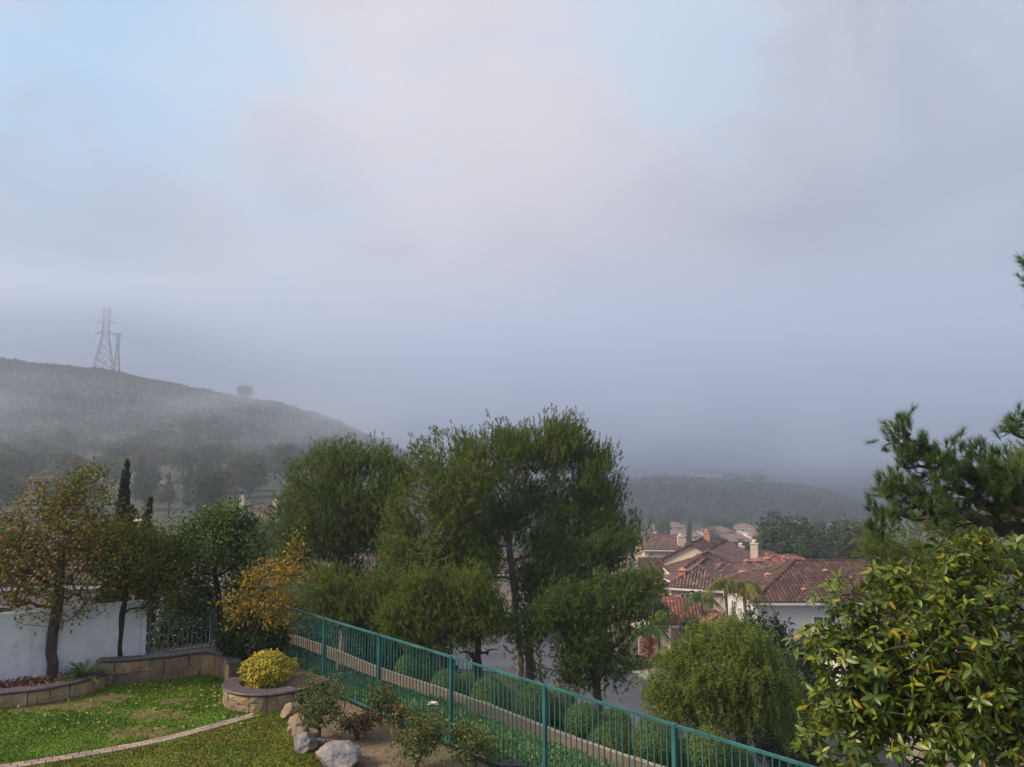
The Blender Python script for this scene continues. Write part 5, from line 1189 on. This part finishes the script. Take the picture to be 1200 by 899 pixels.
for k, (px, py, lab) in enumerate(((742, 762, 'low green mound shrub nearest the road on the front lawn'), (750, 766, 'dark low shrub second from the road on the front lawn'), (775, 762, 'grey-green low shrub right of the red plant'), (735, 757, 'yellowish ground shrub at the road bend'))):
    c = at(px, py, 61.5 + k * 0.6); bush('low_shrub', lab, 'shrub', (c[0], c[1], SZ + 0.4), (0.8, 0.7, 0.5), ('green_leaf', 'dark_leaf', 'rose_leaf', 'pepper')[k], 410 + k, n=500, L=0.16, Wd=0.08, base_z=SZ + 0.1)
gw = at(792, 742, 63); gwall = obj('garden_wall', [box(gw[0] - 2.6, gw[0] - 0.2, 65.3, 65.55, SZ, SZ + 1.7)], 'stucco_pink'); tag(gwall, 'pinkish garden wall behind the shrubs by the driveway', 'wall')

# ------------------------------------------------------------------ far trees, houses, hills
rng = np.random.default_rng(900)
def far_proto(kind, seed):
    rs = np.random.default_rng(seed)
    if kind == 'round':
        lobes = [((rs.normal() * 1.2, rs.normal() * 1.2, 5.2 + rs.normal() * 0.8), (2.4, 2.4, 2.2), 1) for _ in range(6)]; n_, m = 420, 'far_leaf'; h0 = 5
    elif kind == 'cone':
        lobes = [((0, 0, 1.6 + k * 1.35), (1.9 * (1 - k / 7) + 0.2,) * 2 + (1.1,), (1 - k / 8) ** 1.3) for k in range(7)]; n_, m = 420, 'far_leaf'; h0 = 9
    elif kind == 'cypress':
        lobes = [((0, 0, 1.0 + k * 1.1), (0.75 * math.sin(math.pi * min(0.92, (k + 1.5) / 9)),) * 2 + (0.9,), 1) for k in range(8)]; n_, m = 380, 'far_leaf'; h0 = 8
    else:
        lobes = [((rs.normal() * 1.0, rs.normal() * 1.0, 4.8 + rs.normal() * 0.7), (2.0, 2.0, 1.9), 1) for _ in range(5)]; n_, m = 380, 'far_brown'; h0 = 4.6
    pts = lobes_pts(rs, lobes, n_, 0.55)
    root = thing('tree', 'x', 'tree', (0, 0, -500))
    ch, tips, dirs, nod, rad = grow([(0, 0, -0.6), (0.05, 0, h0 * 0.4), (0, 0.05, h0 * 0.9)], 0.24, pts[:60], rs, tip=0.05, seg=1.2)
    obj('trunk', ch, 'bark', root)
    if kind == 'bare': cr = [leafs(rs, pts, unit(pts - (0, 0, 3)), 5, 0.45, 0.8, 0.05, bias=1.0)]
    else: cr = [leafs(rs, pts, unit(pts - (0, 0, 4)), 6, 0.3, 0.5, 0.34, up=0.5, face=0.6)]
    obj('crown', cr, m, root); return root
NAMES = {'round': 'round_tree', 'cone': 'conifer', 'cypress': 'cypress', 'bare': 'bare_tree'}
protos = {k: [far_proto(k, 910 + i * 7 + j) for j in range(3)] for i, k in enumerate(('round', 'cone', 'cypress', 'bare'))}
def far_tree(kind, px, py_top, Yd, hpx, label, group, sq=1.0):
    """tree whose top stands at py_top, hpx tall"""
    x = at(px, py_top, Yd)[0]; bz = tz(x, Yd); h = max(2.5, at(px, py_top, Yd)[2] - bz) if hpx is None else hpx * Yd / 900
    H0 = {'round': 7.6, 'cone': 10.6, 'cypress': 9.3, 'bare': 7.0}[kind]; s = h / H0
    z = bz if hpx is None else min(bz, at(px, py_top, Yd)[2] - h) if at(px, py_top, Yd)[2] - h < bz else bz
    r = dup(protos[kind][int(rng.integers(0, 3))], (x, Yd, bz), rng.uniform(0, 6.28), (s * sq, s * sq, s), label, group); r.name = NAMES[kind]
    return r
# near dark cypresses behind the wall
def cyp(label, px, pyt, Yd, w, seed):
    x = at(px, pyt, Yd)[0]; bz = tz(x, Yd); h = at(px, pyt, Yd)[2] - bz; rs = np.random.default_rng(seed); root = thing('cypress', label, 'cypress', (x, Yd, bz), group='cypresses behind the white wall')
    lob_ = []
    for k in range(26):
        t = (k + 0.5) / 26; a = rs.uniform(0, 6.28); r0_ = w * (1 - t) ** 0.75 * 0.62; o0_ = w * (1 - t) ** 0.8 * rs.uniform(0.2, 0.55); lob_.append(((math.cos(a) * o0_, math.sin(a) * o0_, h * (0.08 + 0.9 * t)), (r0_ + 0.04, r0_ + 0.04, h / 26 * rs.uniform(0.9, 1.5)), (1 - t) + 0.12))
    pts = lobes_pts(rs, lob_, 3200, 0.5); d = unit(pts * (0.8, 0.8, 0) + np.array((0, 0, 0.8)))
    obj('trunk', [tube([(0, 0, 0), (0, 0, h * 0.97)], [0.12, 0.02], 7)], 'bark', root); obj('crown', [needles(rs, pts, d, 0.12, 14, 0.16, 0.035, 0.5)], 'dark_leaf', root)
cyp('taller dark pointed cypress behind the olive-leaved tree', 149, 541, 33, 1.0, 501)
cyp('shorter dark cypress right of the taller one', 176, 586, 34, 0.9, 502)
ANCH = [(-40, 'far left edge'), (60, 'above the orange-leaved tree'), (155, 'above the cypresses'), (250, 'above the green yard tree'), (345, 'left of the dome pine'), (430, 'behind the dome pine'), (600, 'behind the large pine'), (745, 'above the cream end house'), (800, 'above the middle roofs'), (870, 'above the red vents'), (950, 'above the white-walled house'), (1020, 'beside the near pine')]
# grouped far trees
def patch(n_, kinds, pxr, yr, hr, label, group, sq=(0.8, 1.3)):
    for _ in range(n_):
        px = rng.uniform(*pxr); Yd = rng.uniform(*yr); k = kinds[int(rng.integers(0, len(kinds)))]; x = at(px, 560, Yd)[0]; h = rng.uniform(*hr)
        H0 = {'round': 7.6, 'cone': 10.6, 'cypress': 9.3, 'bare': 7.0}[k]; s = h / H0; q_ = rng.uniform(*sq)
        if k == 'cypress': q_ = 0.8
        r = dup(protos[k][int(rng.integers(0, 3))], (x, Yd, tz(x, Yd) - 0.2), rng.uniform(0, 6.28), (s * q_, s * q_, s), label.format({'round': 'rounded green', 'cone': 'dark conical', 'cypress': 'slim dark', 'bare': 'brown leafless'}[k]) + ', ' + min(ANCH, key=lambda q: abs(q[0] - px))[1], group); r.name = NAMES[k]
patch(34, ['round', 'round', 'cone', 'bare'], (-20, 300), (190, 300), (8, 14), '{} tree in the misty hollow', 'trees in the hollow below the left hill')
patch(38, ['round', 'round', 'bare'], (-20, 420), (320, 440), (8, 15), '{} tree on the lower misty hillside', 'trees on the lower slope of the left hill')
patch(9, ['cypress'], (120, 165), (350, 370), (11, 14), '{} tree in the row by the far pale building', 'far cypress row')
patch(12, ['round'], (200, 330), (120, 160), (6, 9), '{} tree before the chimneyed house', 'trees around the chimneyed house')
patch(26, ['round', 'cone', 'round'], (905, 1020), (128, 175), (7, 10.5), '{} tree in the dark belt', 'tree belt behind the tiled roofs')
patch(22, ['round', 'cone'], (790, 910), (150, 210), (4.5, 7), '{} tree behind the far roofs', 'trees behind the roofs of the row')
patch(34, ['round', 'cone', 'bare', 'cypress'], (740, 1030), (260, 440), (6, 12), '{} tree among hazy houses', 'trees among the valley houses')
patch(30, ['round', 'bare', 'cone'], (720, 1030), (440, 640), (9, 15), '{} tree at the right hill foot', 'trees before the right hill')
patch(14, ['round', 'cone'], (430, 760), (200, 420), (8, 14), '{} tree in the mid valley', 'trees in the valley behind the large pine')
far_tree('round', 288, 456, 690, 21, 'dark lone round tree standing out on the left ridge', 'ridge trees', 1.05)
for k, (px, h) in enumerate(((78, 8), (90, 5), (160, 6), (183, 7), (200, 6), (215, 8), (228, 7), (246, 7), (262, 8), (275, 8), (300, 10), (312, 9), (325, 8), (338, 9), (350, 8), (365, 8), (380, 8))):
    far_tree('bare' if k % 3 else 'round', px, 450, 690 + (k % 4) * 4, h, 'small hazy tree on the crest of the left ridge', 'small trees along the left ridge crest', 1.4)
for px, h in ((608, 8), (735, 7), (862, 10), (870, 9), (884, 11), (892, 12), (850, 8), (600, 8), (780, 6)):
    far_tree('round', px + 0, 560, 855, h, 'faint tree beside the long pale building on the far right hill', 'faint trees on the far right hill', 1.4)
for d_ in protos.values():
    for r in d_:
        for c_ in list(r.children): bpy.data.objects.remove(c_)
        bpy.data.objects.remove(r)
# hillside scrub: uncountable bushes
def scrub(name, label, n_, pxr, yr, size, m='scrub'):
    px = rng.uniform(*pxr, n_); Yd = rng.uniform(*yr, n_); x = pxy(px) * Yd; z = terrain_z(x, Yd); keep_ = nz2(x, Yd, 22, 4) > -0.75
    p = np.stack([x, Yd, z + size * 0.3], 1)[keep_]
    o = obj(name, [leafs(rng, p, np.tile((0, 0, 1.), (len(p), 1)), 7, size * 0.4, size, size * 0.7, up=0.4)], m, kind='stuff'); tag(o, label, 'scrub')
scrub('hill_scrub', 'dark scrub covering the misty left hill', 20000, (-200, 520), (430, 720), 1.5)
scrub('hill_scrub', 'dark scrub and wood on the misty right hill', 7000, (560, 1250), (560, 880), 2.6)
# far houses
def far_house(px, Yd, w, h, dp, wm, label, rz=0.0, grp='hazy houses in the valley', roof='hip', wins=3):
    x = at(px, 560, Yd)[0]; z = tz(x, Yd); r = thing('house', label, 'house', (x - w / 2, Yd, z - 0.3), rz, grp)
    block(r, 0, w, 0, dp, 0, h, roof, 1.9, wm, 'far_roof', detail=False)
    for k in range(wins): window(r, 'S', w * (k + 0.6) / (wins + 0.2), h - 1.9, 1.3, 1.2, 0)
    return r
far_house(172, 318, 15, 4.5, 9, 'stucco_white', 'pale building with purple-brown roof on the misty left slope', 0.1)
far_house(120, 330, 18, 4, 9, 'stucco_pink', 'long roofed house left of the pale building, behind the cypress row', 0.05)
far_house(75, 290, 14, 4, 9, 'stucco_pink', 'rosy-roofed house behind the top of the orange-leaved tree', -0.1)
far_house(25, 270, 14, 4, 9, 'stucco', 'hazy house at the far left edge above the orange-leaved tree', 0.1)
vh = [(765, 300, 'stucco'), (803, 330, 'stucco_pink'), (822, 360, 'stucco_white'), (846, 330, 'stucco_white'), (858, 290, 'stucco'), (868, 400, 'stucco_white'), (896, 310, 'stucco_white'), (893, 360, 'stucco_white'), (925, 300, 'stucco_pink'), (948, 380, 'stucco'), (970, 420, 'stucco_pink'), (785, 400, 'stucco_pink'), (930, 440, 'stucco_white')]
ad = ['leftmost valley house above the cream gable', 'reddish valley house left of centre', 'small white valley house', 'white valley house above the middle roofs', 'cream valley house below the white one', 'farther white valley house on the slope', 'tall white valley house with stacked storeys', 'white valley house behind the stacked one', 'pinkish valley house above the brown roof', 'cream valley house above the brown roof', 'rightmost reddish valley house', 'far reddish valley house at left', 'farthest white valley house at right']
for (px, Yd, wm), l_ in zip(vh, ad): far_house(px, Yd, rng.uniform(9, 15), 5.4 if 'tall' in l_ else rng.uniform(4.6, 6.4), 8, wm, 'hazy ' + l_, rng.uniform(-0.4, 0.4), wins=3)
# long pale building on the right hill
x = at(812, 560, 870)[0]; root = thing('long_building', 'long pale low building on top of the far right hill', 'building', (x, 868, tz(x, 868) + 4.0))
obj('wall', [box(0, 78, 0, 12, -9, 5)], 'stucco_white', root); obj('roof', [box(-1, 79, -1, 13, 5.01, 6.0)], 'far_roof', root)
for k in range(18): obj('window', [box(2 + k * 4.2, 4.4 + k * 4.2, -0.12, -0.01, 1.2, 3.4)], 'glass', root)
obj('retaining_wall', [box(-34, 66, -14.0, -13.4, -12, -1.2)], 'stucco_white', root)
# transmission towers
def tower(label, px, pyb, pyt, Yd, bw, ww, rot=0.5, arms=((0.62, 1.0), (0.78, 1.0), (0.93, 0.8)), mr=0.21):
    x = at(px, pyb, Yd)[0]; z = tz(x, Yd); h = at(px, pyt, Yd)[2] - z; root = thing('transmission_tower', label, 'transmission tower', (x, Yd, z), rot, 'lattice towers on the left ridge')
    def hw(t): return (bw + (ww - bw) * min(1, t / 0.58)) / 2 if t < 0.58 else (ww + (ww * 0.85 - ww) * (t - 0.58) / 0.42) / 2
    for sx in (-1, 1):
        for sy in (-1, 1): obj('leg', [tube([(sx * hw(t) * 1, sy * hw(t), h * t) for t in (-0.02, 0.3, 0.58, 1.0)], mr, 5)], 'steel', root)
    lv = list(np.concatenate([np.linspace(0, 0.58, 6), np.linspace(0.66, 1.0, 6)])); br = []
    for a, b_ in zip(lv[:-1], lv[1:]):
        c0 = [(sx * hw(a), sy * hw(a), h * a) for sx, sy in ((-1, -1), (1, -1), (1, 1), (-1, 1))]; c1 = [(sx * hw(b_), sy * hw(b_), h * b_) for sx, sy in ((-1, -1), (1, -1), (1, 1), (-1, 1))]
        for k in range(4): br += [tube([c0[k], c1[(k + 1) % 4]], mr * 0.6, 4), tube([c0[(k + 1) % 4], c1[k]], mr * 0.6, 4), tube([c1[k], c1[(k + 1) % 4]], mr * 0.6, 4)]
    obj('bracing', br, 'steel', root)
    for t, L in arms:
        A_ = hw(t) + 1.6 * L * ww / 5; s = []
        for sx in (-1, 1):
            e = (sx * A_ * 1.7, 0, h * t); s += [tube([(sx * hw(t), yy, h * t + zz), e], mr * 0.7, 4) for yy in (-hw(t), hw(t)) for zz in (0, 2.2)]
            s.append(tube([e, (e[0], 0, e[2] - 2.5)], mr * 0.8, 5))
        obj('crossarm', s, 'steel', root)
    return (x, Yd, z, h)
t1 = tower('larger lattice tower on the left ridge, top lost in cloud', 121, 442, 361, 690, 17.5, 5.6, 0.35)
t2 = tower('slimmer smaller lattice tower just right of the larger one', 136, 444, 391, 705, 6.8, 2.6, 0.6, arms=((0.97, 0.9),))
t3 = tower('faint distant lattice tower on the far right ridge', 791, 524, 494, 1340, 11, 4.4, 0.4)
t3z = [o for o in S.objects if o.get('label', '').startswith('faint distant')][0]; t3z['group'] = 'towers on the far ridge'
def cable(label, a, b_, sag):
    t = np.linspace(0, 1, 40); p = np.outer(1 - t, a) + np.outer(t, b_); p[:, 2] -= sag * 4 * t * (1 - t)
    tag(obj('power_line', [tube(p, 0.055, 4)], 'cable'), label, 'power line', 'power lines from the ridge towers')
for k, t in enumerate((0.62, 0.78)):
    cable(('lower', 'middle')[k] + ' power line running right from the larger tower', (t1[0], t1[1], t1[2] + t1[3] * t), (t3[0], t3[1], t3[2] + t3[3] * (0.6 + 0.2 * k)), 30)
cable('power line running right from the slimmer tower', (t2[0], t2[1], t2[2] + t2[3] * 0.97), (t3[0] - 30, t3[1], t3[2] + t3[3] * 0.6), 34)
cable('power line running left from the larger tower out of frame', (t1[0], t1[1], t1[2] + t1[3] * 0.78), (-900, 640, 175), 14)
cable('lower power line running left from the larger tower out of frame', (t1[0], t1[1], t1[2] + t1[3] * 0.62), (-900, 640, 160), 14)

# ------------------------------------------------------------------ haze
hz = obj('haze', [box(-2640, 2640, -120, 2950, -140, 178)], None, kind='stuff')
hm = bpy.data.materials.new('haze'); hm.use_nodes = True; t = hm.node_tree; t.nodes.clear()
o_ = t.nodes.new('ShaderNodeOutputMaterial'); pv = t.nodes.new('ShaderNodeVolumePrincipled'); t.links.new(pv.outputs[0], o_.inputs['Volume'])
pv.inputs['Color'].default_value = (0.77, 0.87, 1.0, 1); pv.inputs['Density'].default_value = HAZE; pv.inputs['Anisotropy'].default_value = 0.2
hz.data.materials.append(hm)

# fog banks and the low cloud base over the far hills: uneven, so each is a body of fog of its own
def fog(label, x0, x1, y0, y1, z0, z1, build):
    o = obj('fog_bank', [box(x0, x1, y0, y1, z0, z1)], None, kind='stuff'); tag(o, label, 'fog')
    m = bpy.data.materials.new('fog'); m.use_nodes = True; t = m.node_tree; t.nodes.clear()
    out_ = t.nodes.new('ShaderNodeOutputMaterial'); v_ = t.nodes.new('ShaderNodeVolumePrincipled'); t.links.new(v_.outputs[0], out_.inputs['Volume'])
    v_.inputs['Color'].default_value = (0.70, 0.79, 0.95, 1); v_.inputs['Anisotropy'].default_value = 0.2
    t_c = t.nodes.new('ShaderNodeTexCoord'); sp = t.nodes.new('ShaderNodeSeparateXYZ'); t.links.new(t_c.outputs['Object'], sp.inputs[0])
    def mm(op, a, b_=0.0):
        n = t.nodes.new('ShaderNodeMath'); n.operation = op
        for s_, q_ in ((n.inputs[0], a), (n.inputs[1], b_)):
            if isinstance(q_, (int, float)): s_.default_value = q_
            else: t.links.new(q_, s_)
        return n.outputs[0]
    def ss(src, a, b_, lo_=0.0, hi_=1.0):
        n = t.nodes.new('ShaderNodeMapRange'); n.interpolation_type = 'SMOOTHSTEP'
        for k, q_ in enumerate((a, b_, lo_, hi_)): n.inputs[k + 1].default_value = q_
        t.links.new(src, n.inputs[0]); return n.outputs[0]
    def nz(sc, off=(0, 0, 0), zs=2.5):
        mp = t.nodes.new('ShaderNodeMapping'); mp.inputs['Scale'].default_value = (1, 1, zs); mp.inputs['Location'].default_value = off; t.links.new(t_c.outputs['Object'], mp.inputs[0])
        n = t.nodes.new('ShaderNodeTexNoise'); n.inputs['Scale'].default_value = sc; n.inputs['Detail'].default_value = 3; t.links.new(mp.outputs[0], n.inputs[0]); return n.outputs[0]
    t.links.new(build(mm, ss, nz, sp.outputs), v_.inputs['Density'])
    o.data.materials.append(m); m.cycles.volume_step_rate = 0.35
    return o
def fog_d(mm, ss, nz, xyz):
    x_, y_, z_ = xyz
    wv = nz(0.006, (3, 1, 0), 2.0); wv2 = nz(0.014, (0, 5, 2), 2.2)
    zz = mm('ADD', z_, mm('MULTIPLY', mm('SUBTRACT', wv, 0.5), 90.0))
    z3 = mm('ADD', z_, mm('MULTIPLY', mm('SUBTRACT', wv2, 0.5), 40.0))
    ceil_ = mm('ADD', mm('MULTIPLY', mm('MULTIPLY', ss(x_, -120, -420), ss(y_, 560, 680)), ss(z3, 106, 146, 0, 0.016)), mm('MULTIPLY', ss(y_, 700, 1000), ss(zz, 60, 150, 0, 0.002)))
    band = mm('MULTIPLY', mm('MULTIPLY', ss(zz, 2, 30), ss(zz, 72, 46)), mm('MULTIPLY', ss(wv2, 0.42, 0.6), 0.0062))
    far_ = mm('MULTIPLY', ss(y_, 760, 1150), mm('MULTIPLY', ss(zz, -45, 10), 0.0022))
    right_ = mm('MULTIPLY', mm('MULTIPLY', ss(x_, -290, -120), ss(y_, 430, 640)), mm('MULTIPLY', ss(zz, -22, 22), 0.0045))
    tot = mm('ADD', mm('ADD', ceil_, band), mm('ADD', far_, right_))
    fade = mm('MULTIPLY', ss(y_, 340, 560), ss(z_, 176, 168))
    return mm('MULTIPLY', tot, fade)
fog('low cloud and fog drifting over the far hills, hiding the tower top', -1300, 1500, 330, 1750, -60, 177, fog_d)
S.cycles.volume_max_steps = 160
